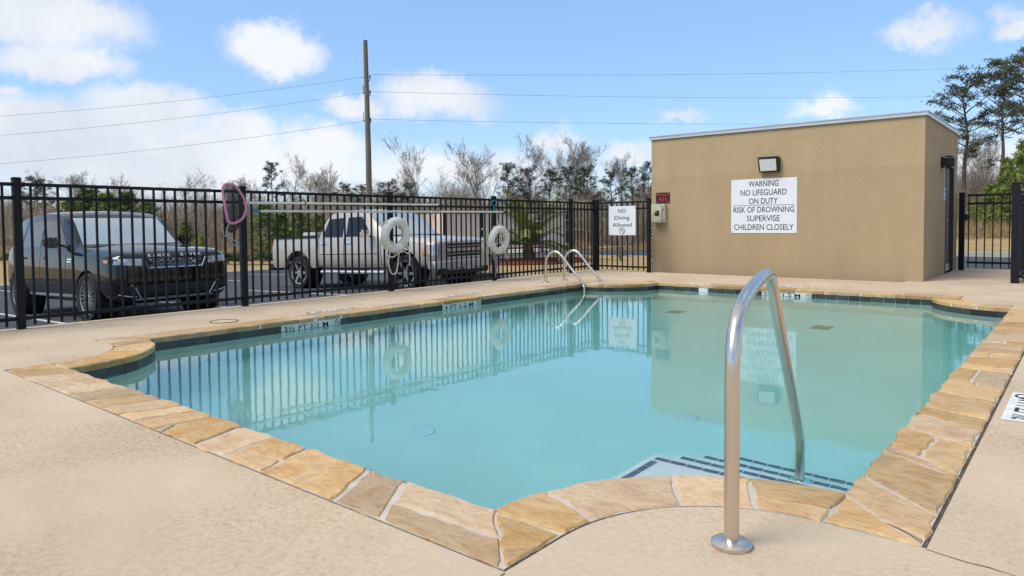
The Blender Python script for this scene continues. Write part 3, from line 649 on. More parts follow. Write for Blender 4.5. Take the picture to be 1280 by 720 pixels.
mb = MB(); mb.lathe([(.03, 0), (.03, .012)], 16, frame((BX1-.055, DY0+.12, 1.03), (0, 1, 0), (0, 0, 1))); mb.tube([(BX1-.045, DY0+.12, 1.03), (BX1+.01, DY0+.12, 1.03), (BX1+.012, DY0+.24, 1.03)], .011, 8); mb.build('handle', M_chrome, dr, True, off=BO)
# chipped pale edge at the left corner of the wall
rs = random.Random(2); mb = MB()
z = .02
while z < 1.02:
    h = rs.uniform(.025, .07); dx = rs.uniform(.01, .045)
    mb.cbox((BX0-.012+rs.uniform(-.012, .006), BY-.012, z+h/2), (dx+.03, .03, h*.8)); z += h*rs.choice([1, 1.5])
mb.build('chipped_edge', M_white, bld, off=BO)
mb = MB()
for i in range(40):
    z = rs.uniform(.02, 1.02); mb.cbox((BX0-.03+rs.uniform(-.03, .01), BY-.012, z), (.03, .034, .022))
mb.build('chipped_gap', M_ink, bld, off=BO)
mb = MB(); mb.box((BX0-.06, BY-.05, 1.06), (BX0+.03, BY+.02, 1.16)); mb.build('bracket', mat('tan_bracket', (.36, .25, .13), .8), bld, off=BO)

# warning sign on the wall
def sign_board(name, label, tr_origin, w_, h_, lines, cat='sign', board=M_white, ink=M_ink, xdir=(1, 0, 0), th=.006, divider=None, symbol=None, screws=True):
    t = thing(name, label, cat, tr_origin); tr = frame((0, 0, 0), xdir, (0, 0, 1))
    s = MB(); s.box((-w_/2, -h_/2, .002), (w_/2, h_/2, .002+th), tr); p = s.build('panel', board, t)
    zf = .002+th
    for (txt, wid, cap, yc) in lines:
        s = MB(); s.addbm(text_mesh(txt, wid, cap, .0015, .006), tr @ Matrix.Translation((0, yc-cap/2, zf))); s.build('lettering', ink, t)
    if divider is not None:
        s = MB(); s.box((-w_*.47, divider-.004, zf), (w_*.47, divider+.004, zf+.001), tr); s.build('divider_line', ink, t)
    if symbol:
        s = MB(); nodive(s, symbol[0], symbol[1], symbol[2], .0015, tr @ Matrix.Translation((0, 0, zf))); s.build('no_diving_symbol', ink, t)
    if screws:
        for a in (-1, 1):
            for b in (-1, 1):
                s = MB(); s.lathe([(.009, 0), (.007, .004), (0, .005)], 10, tr @ Matrix.Translation((a*(w_/2-.03), b*(h_/2-.03), zf))); s.build('screw', M_alu, t)
    return t
sw, sh = 1.256, 1.038
fy = lambda y: (.5-(y-393)/150)*sh
sign_board('warning_sign', 'large white sign on tan wall beginning WARNING NO LIFEGUARD ON DUTY', (-4.846, BY, 1.329), sw, sh,
    [('WARNING', sw*.455, .115, fy(406)), ('NO LIFEGUARD', sw*.70, .115, fy(430)), ('ON DUTY', sw*.435, .115, fy(454)),
     ('RISK OF DROWNING', sw*.925, .115, fy(477.5)), ('SUPERVISE', sw*.50, .115, fy(501.5)), ('CHILDREN CLOSELY', sw*.905, .115, fy(526))], divider=fy(466))
# no diving sign on the fence
sign_board('no_diving_sign', 'white sign on the black fence reading NO Diving Allowed', (-7.634, 12.905, 1.076), .645, .612,
    [('NO', .19, .085, .205), ('Diving', .36, .085, .065), ('Allowed', .46, .085, -.085)], symbol=(0, -.215, .072), th=.004)
# emergency phone sign, small and red on black
sign_board('emergency_sign', 'small red and black emergency sign above the cream phone box', (-6.956, BY, 1.544), .324, .226,
    [('EMERGENCY', .27, .04, .065), ('911', .17, .085, -.035)], board=mat('dark_red_panel', (.035, .006, .006), .5), ink=mat('red_lettering', (.62, .03, .025), .5), th=.004)
# phone box
ph = thing('phone_box', 'cream emergency phone box mounted on tan wall below the red sign', 'phone box', (-7.035, BY, 1.218)); 
s = MB(); s.cbox((.03, -.05, 0), (.27, .10, .40), .012); s.build('back_box', M_box, ph, True)
s = MB(); s.cbox((-.01, -.125, 0), (.26, .05, .39), .016); dr = s.build('door', M_box, ph, True)
s = MB(); s.box((-.03, -.1535, -.05), (.07, -.1505, .06)); s.build('label_plate', M_ink, dr)
s = MB()
s.tube(crom([(-.085, -.1535, -.045), (-.06, -.156, .0), (-.02, -.1585, .035), (.015, -.1585, .02)], 4), .008, 6); s.build('handset_symbol', mat('yellow_print', (.55, .45, .06), .5), dr, True)
for z in (-.12, .12):
    s = MB(); s.cbox((.128, -.12, z), (.025, .035, .05), .005); s.build('latch', M_box, dr)
# flood light over the sign
fl = thing('flood_light', 'bronze wall pack flood light above the warning sign', 'wall light', (-4.713, BY, 2.098))
s = MB(); s.box((-.18, -.012, -.13), (.18, -.001, .14))
s.add([(-.185, -.012, .14), (.185, -.012, .14), (.185, -.17, .145), (-.185, -.17, .145), (-.185, -.012, -.135), (.185, -.012, -.135), (.185, -.09, -.14), (-.185, -.09, -.14)], [(0, 1, 2, 3), (7, 6, 5, 4), (1, 0, 4, 5), (0, 3, 7, 4), (2, 1, 5, 6), (3, 2, 6, 7)])
s.build('housing', mat('dark_bronze', (.03, .025, .02), .45, .3), fl)
s = MB(); s.add([(-.155, -.171, .10), (.155, -.171, .10), (.15, -.118, -.115), (-.15, -.118, -.115)], [(0, 1, 2, 3)])
s.add([(-.155, -.171, .10), (.155, -.171, .10), (.15, -.118, -.115), (-.15, -.118, -.115), (-.155, -.14, .10), (.155, -.14, .10), (.15, -.09, -.115), (-.15, -.09, -.115)], [(0, 4, 5, 1), (1, 5, 6, 2), (2, 6, 7, 3), (3, 7, 4, 0)]); s.build('diffuser', M_ltface, fl)
# lamp beside the door
sl = thing('door_lamp', 'small black box lamp beside the grey side door', 'wall light', (BX1, 15.10, 2.09))
s = MB(); s.cbox((.02, 0, 0), (.036, .16, .2), .006); s.build('back_plate', M_plastic, sl); s = MB(); s.cbox((.12, 0, .0), (.18, .20, .15), .008); s.build('shade', M_plastic, sl)
s = MB(); s.cbox((.12, 0, .105), (.12, .13, .02)); s.cbox((.12, 0, -.105), (.12, .13, .02)); s.build('lens', M_plastic, sl)
pq = thing('door_notice', 'small pale notice plate beside the grey side door', 'sign', (BX1, 15.47, 1.52)); s = MB(); s.cbox((.004, 0, 0), (.008, .16, .24), .002); s.build('panel', M_dirty, pq)
s = MB(); s.cbox((.009, 0, .05), (.002, .11, .05)); s.cbox((.009, 0, -.03), (.002, .12, .012)); s.cbox((.009, 0, -.06), (.002, .12, .012)); s.build('print', mat('blue_print', (.08, .18, .30), .5), pq)

# ------------------------------------------------------------------ black fences
FX, FY0, S8, FH = -8.358, 2.296, 2.44, 1.53
picket_me = {}
def fence_run(name, label, a, b, posts, cat='fence', npk=.122, post_w=.072, height=FH, ends=True):
    """a, b ends on the ground plan, posts: distances along"""
    a = Vector((*a, 0)); b = Vector((*b, 0)); d = (b-a).normalized(); ln = (b-a).length; ang = math.atan2(d.y, d.x)
    t = thing(name, label, cat, a, ang)
    pm = None; pk = None; capm = None
    for q in posts:
        if pm is None:
            s = MB(); s.cbox((0, 0, height/2-.25), (post_w, post_w, height+.48), .004); pm = s.build('post', M_black, t)
            s = MB(); s.cbox((0, 0, height-.012), (post_w+.008, post_w+.008, .03), .008); capm = s.build('cap', M_black, pm); pm.location = (q, 0, 0)
        else:
            o = link_copy(pm, t, (q, 0, 0)); link_copy(capm, o)
    for p0, p1 in zip(posts, posts[1:]):
        for z in (1.462, 1.325, .105):
            s = MB(); s.cbox(((p0+p1)/2, 0, z), (p1-p0-post_w, .034, .036), .004); s.build('rail', M_black, t)
        k = max(1, round((p1-p0)/npk))
        for i in range(1, k):
            x = p0+(p1-p0)*i/k
            if pk is None:
                s = MB(); s.box((-.0105, -.0105, .03), (.0105, .0105, 1.447)); pk = s.build('picket', M_black, t); pk.location = (x, 0, 0)
            else: link_copy(pk, t, (x, 0, 0))
    return t
fence_run('metal_fence', 'long black picket fence between the pool deck and parked vehicles', (FX, FY0-2*S8), (FX, 12.952), [i*S8 for i in range(7)]+[12.952-FY0+2*S8])
fence_run('metal_fence', 'short black fence carrying the no diving sign beside the pump house', (FX+.07, 12.952), (-7.03, 12.952), [0, -7.03-FX-.07])
# gate and right-hand fence
gt = thing('metal_gate', 'black picket gate standing between the pump house and right fence', 'gate', (-2.06, 17.02, 0))
s = MB(); s.cbox((0, 0, .79-.1), (.1, .09, 1.80), .005); s.build('gate_post', M_black, gt)
GW = 1.02
for z in (1.53, 1.36, .16):
    s = MB(); s.cbox((.09+GW/2, 0, z), (GW, .036, .042), .004); s.build('rail', M_black, gt)
pk = None
for i in range(8):
    x = .12+i*(GW-.06)/7
    if pk is None: s = MB(); s.box((-.0105, -.0105, .05), (.0105, .0105, 1.509)); pk = s.build('picket', M_black, gt); pk.location = (x, 0, 0)
    else: link_copy(pk, gt, (x, 0, 0))
s = MB(); s.cbox((.075, -.05, 1.08), (.07, .06, .13), .006); s.build('latch', M_plastic, gt)
fence_run('metal_fence', 'black fence leading from the gate to the thick right post', (-.94, 17.02), (-.94, 13.95), [0, 2.95], post_w=.07)
fence_run('metal_fence', 'black fence cut off by the right edge with one thick post', (-.94, 13.864), (4, 13.864), [0, 2.44, 4.88], post_w=.11, height=1.62)

# ------------------------------------------------------------------ rescue poles, skimmer net, life rings
PX = FX+.085
def hooks(t, ys, z):
    for y in ys:
        s = MB(); s.tube([(FX+.012, y, z+.03), (PX-.0, y, z+.03), (PX+.02, y, z+.0), (PX+.012, y, z-.022), (PX-.015, y, z-.022)], .005, 6); s.build('hook', M_black, t, True, off=t.location)
p1 = thing('skimmer_pole', 'white telescopic pole ending in the pink skimmer net', 'pole', (PX, 4.75, 1.318))
s = MB(); s.tube([(PX, 4.76, 1.318), (PX, 8.13, 1.346)], .0155, 10); s.build('pole_shaft', M_polew, p1, True, off=p1.location); hooks(p1, (5.6, 7.5), 1.335)
NF = [(4.415, 1.45), (4.425, 1.52), (4.48, 1.548), (4.56, 1.535), (4.62, 1.48), (4.705, 1.345), (4.715, 1.27), (4.71, 1.21), (4.675, 1.13), (4.62, 1.085), (4.54, 1.06), (4.485, 1.075), (4.465, 1.12), (4.44, 1.28)]
s = MB(); s.tube(crom([(PX+.03, y, z) for y, z in NF], 5, True), .016, 8, closed=True); s.build('net_frame', M_pink, p1, True, off=p1.location)
s = MB(); C_ = [Vector((PX+.02, y, z)) for y, z in NF]; nn_ = len(C_)
bot = [Vector((PX-.035, 4.565+(y-4.565)*.78, 1.10+(z-1.30)*.55-.03*math.cos((y-4.565)*12))) for y, z in NF]; cen = Vector((PX-.045, 4.565, 1.07))
s.add(C_+bot+[cen], [(i, (i+1) % nn_, nn_+(i+1) % nn_, nn_+i) for i in range(nn_)]+[(nn_+i, nn_+(i+1) % nn_, 2*nn_) for i in range(nn_)]); s.build('net', M_net, p1, True, off=p1.location)
s = MB(); s.cbox((PX+.01, 4.73, 1.318), (.03, .07, .04), .006); s.build('clamp', M_polew, p1, off=p1.location)
s = MB(); s.tube(crom([(PX+.04, 4.49, 1.07), (PX+.045, 4.44, .93), (PX+.04, 4.53, .80), (PX+.04, 4.60, .77), (PX+.04, 4.56, .84), (PX+.035, 4.42, .91), (PX+.035, 4.40, .99)], 6), .006, 6); s.build('cord', M_bluerope, p1, True, off=p1.location)
p2 = thing('rescue_pole', 'longer white rescue pole with teal cap, hanging below the net pole', 'pole', (PX, 4.85, 1.213))
s = MB(); s.tube([(PX, 4.93, 1.214), (PX, 9.756, 1.243)], .017, 10); s.build('pole_shaft', M_polew, p2, True, off=p2.location); hooks(p2, (5.9, 8.6), 1.23)
s = MB(); s.tube([(PX, 4.83, 1.2135), (PX, 4.93, 1.214)], .019, 10); s.build('end_cap', M_blue, p2, True, off=p2.location)
def life_ring(label, y, z, ro, rt, ang, rope, zhook):
    x = FX+.135
    t = thing('life_ring', label, 'life ring', (x, y, z)); rm = ro-rt
    s = MB(); s.tube([(0.02*math.sin(a*math.pi/20), rm*math.cos(a*math.pi/20), rm*math.sin(a*math.pi/20)) for a in range(40)], rt, 12, closed=True); s.build('ring', M_ring, t, True)
    for q in range(4):
        a = ang+q*math.pi/2; s = MB(); c = Vector((0, rm*math.cos(a), rm*math.sin(a))); rad = Vector((0, math.cos(a), math.sin(a)))
        s.tube([c+(rad*math.cos(k*math.pi/8)+Vector((1, 0, 0))*math.sin(k*math.pi/8))*(rt+.004) for k in range(16)], .012, 6, closed=True); s.build('band', M_rope, t, True)
    for pts in rope:
        s = MB(); s.tube(crom([Vector((px_, py_, pz_)) for px_, py_, pz_ in pts], 7), .0095, 6); s.build('rope', M_rope, t, True)
    s = MB(); s.tube(crom([(0, 0, ro-.01), (-.03, .0, ro+.06), (-.055, .0, zhook-z-.03)], 4), .008, 6); s.tube([(-.05, 0, zhook-z-.03), (-.05, 0, zhook-z), (-.12, 0, zhook-z)], .006, 6); s.build('hanger', M_rope, t, True)
    return t
life_ring('white life ring with long rope loops hanging in front of silver truck', 7.165, .868, .278, .068, .78,
    [[(.05, -.20, -.18), (.06, -.22, -.30), (.05, -.10, -.33), (.06, 0, -.27)], [(.06, -.16, -.22), (.05, -.19, -.42), (.05, -.13, -.58), (.05, -.04, -.57), (.05, -.01, -.45), (.06, .01, -.27)],
     [(.06, .02, -.27), (.05, .11, -.25), (.05, .20, -.29), (.05, .24, -.26)], [(.06, .19, -.17), (.05, .23, -.27), (.05, .235, -.40), (.05, .22, -.48)]], 1.24)
life_ring('white life ring hanging by a teal hook on the post right of the truck', 9.60, .738, .262, .062, .4,
    [[(.04, .12, -.2), (.04, .17, -.3), (.03, .19, -.36)], [(.03, .0, .2), (.03, .02, .05), (.03, .05, -.15)]], 1.28)
hk = thing('rope_hook', 'teal hook and faded cord tied around the fence post by second life ring', 'hook', (FX+.06, 9.56, 1.30))
s = MB(); s.tube([(.0, .06*math.cos(a*math.pi/9), .10+.05*math.sin(a*math.pi/9)) for a in range(18)], .008, 6, closed=True); s.tube([(0, 0, .05), (0, .0, -.06)], .012, 6); s.build('hook', M_blue, hk, True)
s = MB()
for k in range(5): s.tube(crom([(-.01, -.03+.01*k, -.70), (.02+.006*k, -.06+.02*k, -.85), (.02, .0+.012*k, -1.0), (.0, .02+.008*k, -1.24+.04*k)], 5), .008, 6)
s.build('cord', mat('faded_blue_cord', (.23, .24, .33), .8), hk, True)

# ------------------------------------------------------------------ pool ladder and grab rail
ld = thing('pool_ladder', 'stainless steel pool ladder with two looped rails at far left edge', 'ladder', (-7.3, 10.1, 0))
for yy, base in ((9.80, (-7.33, 9.80)), (10.36, (-7.33, 10.36))):
    P = [(-7.33, yy, .0), (-7.33, yy, .30), (-7.31, yy, .42), (-7.22, yy, .52), (-7.09, yy, .535), (-6.98, yy, .46), (-6.80, yy, .27), (-6.62, yy, .09), (-6.55, yy, -.02), (-6.53, yy, -.15), (-6.53, yy, -1.05)]
    s = MB(); s.tube(crom(P, 7), .022, 12); rl = s.build('rail', M_steel, ld, True, off=ld.location)
    s = MB(); s.lathe([(.07, .001), (.07, .006), (.055, .014), (.03, .022), (.023, .022)], 24, Matrix.Translation((-7.33, yy, 0))); s.build('escutcheon', M_steel, rl, True, off=ld.location)
for z in (-.32, -.58, -.84):
    s = MB(); s.cbox((-6.53, 10.08, z), (.09, .52, .03), .006); s.build('tread', M_white, ld, off=ld.location)
gr = thing('handrail', 'polished steel handrail curving from deck into pool over the steps', 'handrail', (-.857, 2.112, 0))
hdir = Vector((-.1793, .9838))
def hp(s_, z): return (hdir.x*s_, hdir.y*s_, z)
P = [hp(0, 0), hp(0, .30), hp(.0, .52), hp(.015, .62), hp(.07, .705), hp(.18, .757), hp(.38, .795), hp(.57, .812), hp(.66, .808), hp(.725, .785), hp(.785, .735), hp(.95, .57), hp(1.30, .235), hp(1.60, -.055), hp(1.655, -.115), hp(1.672, -.2), hp(1.672, -.45), hp(1.672, -.78)]
s = MB(); s.tube(crom(P, 8), .0235, 20); rl = s.build('rail', M_steel, gr, True)
s = MB(); s.lathe([(.062, .001), (.063, .012), (.05, .020), (.032, .024), (.0245, .026)], 36); s.build('escutcheon', M_steel, gr, True)
s = MB(); s.lathe([(.055, 0), (.055, .012), (.024, .02)], 24, Matrix.Translation((*hp(1.672, 0)[:2], -.778))); s.build('foot_plate', M_chrome, gr, True)

# ------------------------------------------------------------------ vehicles
def eval_mesh(mb, sub=2, cuts=None, creases=None):
    me = bpy.data.meshes.new('tmp'); me.from_pydata(mb.v, [], mb.f); me.update()
    if creases:
        at_ = me.attributes.new('crease_edge', 'FLOAT', 'EDGE')
        for e in me.edges:
            a, b = e.vertices; c = creases(me.vertices[a].co, me.vertices[b].co, a, b)
            if c: at_.data[e.index].value = c
    o = bpy.data.objects.new('tmp', me); col.objects.link(o)
    md = o.modifiers.new('s', 'SUBSURF'); md.levels = sub; md.render_levels = sub
    cs = []
    for c in (cuts or []):
        cm = bpy.data.meshes.new('cut'); cm.from_pydata(c.v, [], c.f); co = bpy.data.objects.new('cut', cm); col.objects.link(co); cs.append(co)
        b = o.modifiers.new('b', 'BOOLEAN'); b.operation = 'DIFFERENCE'; b.object = co; b.solver = 'EXACT'
    dg = bpy.context.evaluated_depsgraph_get(); r = bpy.data.meshes.new_from_object(o.evaluated_get(dg))
    for x in [o]+cs: bpy.data.objects.remove(x)
    return r
def body_loft(st):
    """st: list of (s, [(y,z)...half section from bottom centre to top centre]); x = -s"""
    mb = MB(); k = len(st[0][1]); ring = 2*k-2
    for s_, hs in st:
        mb.v += [(-s_, y, z) for y, z in hs]+[(-s_, -y, z) for y, z in hs[-2:0:-1]]
    for i in range(len(st)-1):
        for j in range(ring):
            a = i*ring+j; b = i*ring+(j+1) % ring; mb.f.append((a, b, b+ring, a+ring)); mb.mi.append(0)
    for base, rev in ((0, True), ((len(st)-1)*ring, False)):       # capped with quads
        for j in range(k-1):
            a, b = j, j+1; c, d = (ring-b) % ring, (ring-a) % ring
            f = [base+x for x in dict.fromkeys((a, b, c, d))]
            if len(f) > 2: mb.f.append(tuple(reversed(f)) if not rev else tuple(f)); mb.mi.append(0)
    return mb, ring
def creaser(ring, rows, cv, stations, sv_):
    rr = set(rows) | {ring-q for q in rows}
    def f(pa, pb, a, b):
        if a % ring == b % ring and a % ring in rr: return cv
        if a//ring == b//ring and a//ring in stations and 5 <= a % ring <= ring-5 and 5 <= b % ring <= ring-5: return sv_
        return 0
    return f
def bvh_of(me): return BVHTree.FromPolygons([v.co.copy() for v in me.vertices], [p.vertices[:] for p in me.polygons])
def patch(bv, corners, d, off=.004, nu=8, nv=6):
    """corners: 4 3D points (bl, br, tr, tl) cast along d onto the surface"""
    d = Vector(d).normalized(); c = [Vector(x) for x in corners]; mb = MB(); vs = []
    for j in range(nv+1):
        for i in range(nu+1):
            u, v = i/nu, j/nv; p = c[0].lerp(c[1], u).lerp(c[3].lerp(c[2], u), v); h = bv.ray_cast(p-d*4, d)
            q = h[0]-d*off if h[0] is not None else p
            vs.append(q)
    mb.add(vs, [(j*(nu+1)+i, j*(nu+1)+i+1, (j+1)*(nu+1)+i+1, (j+1)*(nu+1)+i) for j in range(nv) for i in range(nu)])
    return mb
def mesh_part(name, me, m, parent):
    me.materials.clear(); me.materials.append(m); me.polygons.foreach_set('use_smooth', [True]*len(me.polygons)); me.set_sharp_from_angle(angle=R(38)); me.name = name
    o = bpy.data.objects.new(name, me); col.objects.link(o); o.parent = parent; return o
def sidep(bv, pts, sy, off=.004, nu=8, nv=6):       # pts (s,z) bl, br, tr, tl on the car side
    return patch(bv, [(-s_, 0, z) for s_, z in pts], (0, -sy, 0), off, nu, nv) if sy > 0 else patch(bv, [(-s_, 0, z) for s_, z in pts], (0, 1, 0), off, nu, nv)
def frontp(bv, pts, off=.004, nu=10, nv=5): return patch(bv, [(0, y, z) for y, z in pts], (-1, 0, 0), off, nu, nv)
def wheel(t, x, y, r, wd, spokes, paired, side):
    tr = frame((x, y, r), (1, 0, 0), (0, 0, 1 if side < 0 else -1))    # local z points outward
    ri = r*.70; s = MB(); h = wd/2
    s.lathe([(ri, -h*.9), (r*.93, -h), (r*.985, -h*.75), (r, -h*.4), (r, h*.4), (r*.985, h*.75), (r*.93, h), (ri*1.03, h*.95), (ri, h*.7), (ri, -h*.9)], 36, tr, False)
    w_ = s.build('wheel', M_tyre, t, True)
    s = MB(); s.lathe([(ri*1.0, h*.72), (ri*1.02, h*.9), (ri*.93, h*.86), (ri*.90, h*.3), (ri*.90, -h*.5)], 36, tr, False)
    s.lathe([(ri*.24, h*.2), (ri*.22, h*.72), (ri*.10, h*.8), (0, h*.8)], 20, tr)
    for i in range(spokes):
        a0 = 2*math.pi*i/spokes
        for da in ((-.11, .11) if paired else (0,)):
            wi, wo_ = (.045, .03) if paired else (.11, .10)
            a = a0+da; a2 = a0+da*1.3
            c, sn, c2, s2 = math.cos(a), math.sin(a), math.cos(a2), math.sin(a2); r0, r1 = ri*.16, ri*.93
            vs = []
            for zz in (h*.45, h*.76):
                vs += [(r0*c-wi*ri*sn, r0*sn+wi*ri*c, zz), (r0*c+wi*ri*sn, r0*sn-wi*ri*c, zz), (r1*c2+wo_*ri*s2, r1*s2-wo_*ri*c2, zz+.01), (r1*c2-wo_*ri*s2, r1*s2+wo_*ri*c2, zz+.01)]
            s.add(vs, [(3, 2, 1, 0), (4, 5, 6, 7), (0, 1, 5, 4), (1, 2, 6, 5), (2, 3, 7, 6), (3, 0, 4, 7)], tr)
    s.build('rim', M_rim, w_, True)
    s = MB(); s.lathe([(ri*.88, -h*.35), (0, -h*.35)], 24, tr); s.build('brake_disc', M_plastic, w_, True)
def arch_cut(x, r, half, zc):
    s = MB(); n_ = 28
    for y in (half-.30, half+.3):
        pass
    for sg in (1, -1):
        a, b = sorted((sg*(half-.30), sg*(half+.3)))
        s.lathe([(r, a), (r, b)], n_, frame((x, 0, zc), (1, 0, 0), (0, 0, -1)) if False else Matrix.Translation((x, 0, zc)) @ Matrix.Rotation(R(90), 4, 'X'))
    return s
def mirror_part(t, s_, y, z, sy, m, m2, size=(.13, .20, .16)):
    s = MB(); s.cbox((-s_, sy*(y+size[1]/2+.05), z+size[2]/2), size, .045); o = s.build('mirror', m, t, True)
    s = MB(); s.tube([(-s_, sy*(y-.05), z+.02), (-s_, sy*(y+.08), z+.05)], .02, 8); s.build('mirror_arm', M_plastic, o, True)
    s = MB(); s.cbox((-s_-size[0]/2-.002, sy*(y+size[1]/2+.05), z+size[2]/2), (.006, size[1]*.8, size[2]*.7), 0); s.build('mirror_glass', M_chrome, o)

# --- black SUV
def sec(zb, wb, a, b_, c, d, zt): return [(0, zb), (wb*.6, zb), (wb, zb+.015), a, b_, c, d, (d[0]*.55, zt-.012), (0, zt)]
suvst = [(0.02, sec(.44, .66, (.74, .50), (.77, .66), (.75, .89), (.68, .975), 1.0)),
 (0.05, sec(.30, .76, (.86, .44), (.88, .66), (.85, .94), (.75, 1.025), 1.05)),
 (0.16, sec(.27, .83, (.935, .42), (.95, .68), (.905, .985), (.79, 1.075), 1.10)),
 (0.36, sec(.26, .86, (.96, .42), (.97, .72), (.925, 1.02), (.80, 1.10), 1.13)),
 (0.85, sec(.26, .88, (.975, .42), (.99, .75), (.945, 1.05), (.82, 1.13), 1.16)),
 (1.24, sec(.26, .88, (.975, .42), (.985, .76), (.945, 1.07), (.84, 1.15), 1.185)),
 (1.44, sec(.26, .88, (.975, .42), (.985, .77), (.945, 1.085), (.86, 1.165), 1.205)),
 (1.98, sec(.26, .88, (.975, .42), (.985, .78), (.945, 1.10), (.795, 1.64), 1.70)),
 (2.22, sec(.26, .88, (.975, .42), (.985, .78), (.945, 1.11), (.80, 1.755), 1.80)),
 (2.80, sec(.26, .88, (.975, .42), (.985, .79), (.945, 1.12), (.80, 1.785), 1.83)),
 (3.50, sec(.26, .88, (.975, .42), (.985, .80), (.945, 1.14), (.795, 1.77), 1.815)),
 (4.02, sec(.27, .88, (.97, .42), (.985, .82), (.935, 1.16), (.775, 1.715), 1.765)),
 (4.30, sec(.32, .86, (.95, .45), (.965, .82), (.915, 1.16), (.72, 1.60), 1.66)),
 (4.50, sec(.38, .80, (.92, .48), (.93, .82), (.88, 1.10), (.74, 1.17), 1.19)),
 (4.61, sec(.44, .70, (.84, .52), (.86, .80), (.80, 1.02), (.70, 1.07), 1.09)),
 (4.64, sec(.50, .55, (.70, .56), (.72, .78), (.66, .95), (.58, 1.0), 1.02))]
def make_suv(loc, rz, rx):
    t = thing('parked_car', 'shiny black SUV parked nose toward the pool behind the fence', 'car', loc, rz)
    t.rotation_euler = (0, rx, rz)
    mb, ring = body_loft(suvst)
    cuts = [arch_cut(-.88, .43, .97, .38), arch_cut(-3.80, .43, .97, .38)]
    cz = creaser(ring, (5, 6), .62, (6,), .6); raw = eval_mesh(mb, 2, None, cz); bv = bvh_of(raw)
    me = eval_mesh(mb, 2, cuts, cz)
    if len(me.polygons) < 500: me = raw
    mesh_part('body', me, M_blackcar, t)
    for sx in (-.88, -3.80):
        for sy in (1, -1):
            s = MB(); s.lathe([(.428, -.0), (.428, .29)], 28, Matrix.Translation((sx, sy*.68+(0 if sy < 0 else .29), .38)) @ Matrix.Rotation(R(90), 4, 'X'), False); s.build('wheel_arch', M_plastic, t, True)
            wheel(t, sx, sy*.86, .385, .27, 10, True, sy)
    for sy in (1, -1):
        for nm, pts in (('side_window', [(1.72, 1.17), (2.72, 1.19), (2.72, 1.64), (2.20, 1.625)]), ('side_window', [(2.80, 1.19), (3.62, 1.21), (3.50, 1.63), (2.80, 1.64)]), ('side_window', [(3.70, 1.22), (4.22, 1.245), (4.02, 1.57), (3.60, 1.625)])):
            sidep(bv, pts, sy, .005).build(nm, M_tint, t, True)
        for (a, b) in (((1.66, .40), (1.70, 1.14)), ((2.76, .40), (2.76, 1.17)), ((3.55, .72), (3.66, 1.18))):
            sidep(bv, [(a[0]-.006, a[1]), (a[0]+.006, a[1]), (b[0]+.006, b[1]), (b[0]-.006, b[1])], sy, .003, 1, 8).build('door_seam', M_plastic, t)
        for s0 in (2.52, 3.42):
            sidep(bv, [(s0, 1.0), (s0+.2, 1.0), (s0+.2, 1.03), (s0, 1.03)], sy, .03, 3, 1).build('door_handle', M_blackcar, t)
        sidep(bv, [(1.45, .93), (1.62, .93), (1.62, .95), (1.45, .95)], sy, .008, 3, 1).build('side_vent', M_chrome, t); sidep(bv, [(1.45, .97), (1.62, .97), (1.62, .99), (1.45, .99)], sy, .008, 3, 1).build('side_vent', M_chrome, t)
        sidep(bv, [(1.36, .37), (3.32, .37), (3.32, .42), (1.36, .42)], sy, .008, 8, 1).build('sill_trim', M_alu, t)
        mirror_part(t, 1.84, .93, 1.17, sy, M_blackcar, None, (.15, .24, .17))
    frontp(bv, [(-.77, 1.21), (.77, 1.21), (.70, 1.665), (-.70, 1.665)], .005, 14, 8).build('windscreen', M_screen, t, True)
    patch(bv, [(0, -.70, 1.26), (0, .70, 1.26), (0, .58, 1.54), (0, -.58, 1.54)], (1, 0, 0), .005, 10, 5).build('rear_window', M_glass, t, True)
    gl = frontp(bv, [(-.42, .825), (.42, .825), (.48, .955), (-.48, .955)], .006, 10, 3).build('grille', M_plastic, t)
    s = MB()
    for j in range(3):
        for i in range(9):
            y = -.37+i*.0925+(.046 if j % 2 else 0); z = .85+j*.04
            if abs(y) < .41:
                h = bv.ray_cast(Vector((4, y, z)), Vector((-1, 0, 0))); xx = h[0].x+.012
                s.tube([(xx, y+.042*math.cos(q*math.pi/3), z+.019*math.sin(q*math.pi/3)) for q in range(6)], .004, 4, closed=True)
    s.build('grille_mesh', M_alu, gl)
    for a, b in (((-.42, .815), (.42, .815)), ((-.43, .815), (-.49, .96)), ((.43, .815), (.49, .96))):
        P = []
        for i in range(9):
            y = a[0]+(b[0]-a[0])*i/8; z = a[1]+(b[1]-a[1])*i/8; h = bv.ray_cast(Vector((4, y, z)), Vector((-1, 0, 0))); P.append((h[0].x+.008, y, z))
        s = MB(); s.tube(P, .011, 6); s.build('grille_trim', M_chrome, gl, True)
    frontp(bv, [(.27, .88), (.35, .88), (.35, .915), (.27, .915)], .016, 2, 1).build('badge', M_alu, t)
    for sy in (1, -1):
        frontp(bv, [(sy*.53, .855), (sy*.90, .885), (sy*.88, .975), (sy*.53, .965)], .008, 8, 3).build('headlight', M_lamp, t, True)
        h = sidep(bv, [(.24, .905), (.36, .925), (.36, .965), (.24, .955)], sy, .008, 3, 2); h.build('side_marker', M_amber, t)
        frontp(bv, [(sy*.56, .36), (sy*.86, .45), (sy*.84, .57), (sy*.70, .55)], .006, 6, 3).build('air_intake', M_plastic, t)
        P = []
        for (y, z) in ((.55, .36), (.64, .52), (.70, .57)):
            h = bv.ray_cast(Vector((4, sy*y, z)), Vector((-1, 0, 0))); P.append((h[0].x+.01, sy*y, z))
        s = MB(); s.tube(P, .010, 6); s.build('intake_trim', M_alu, t, True)
        P = []
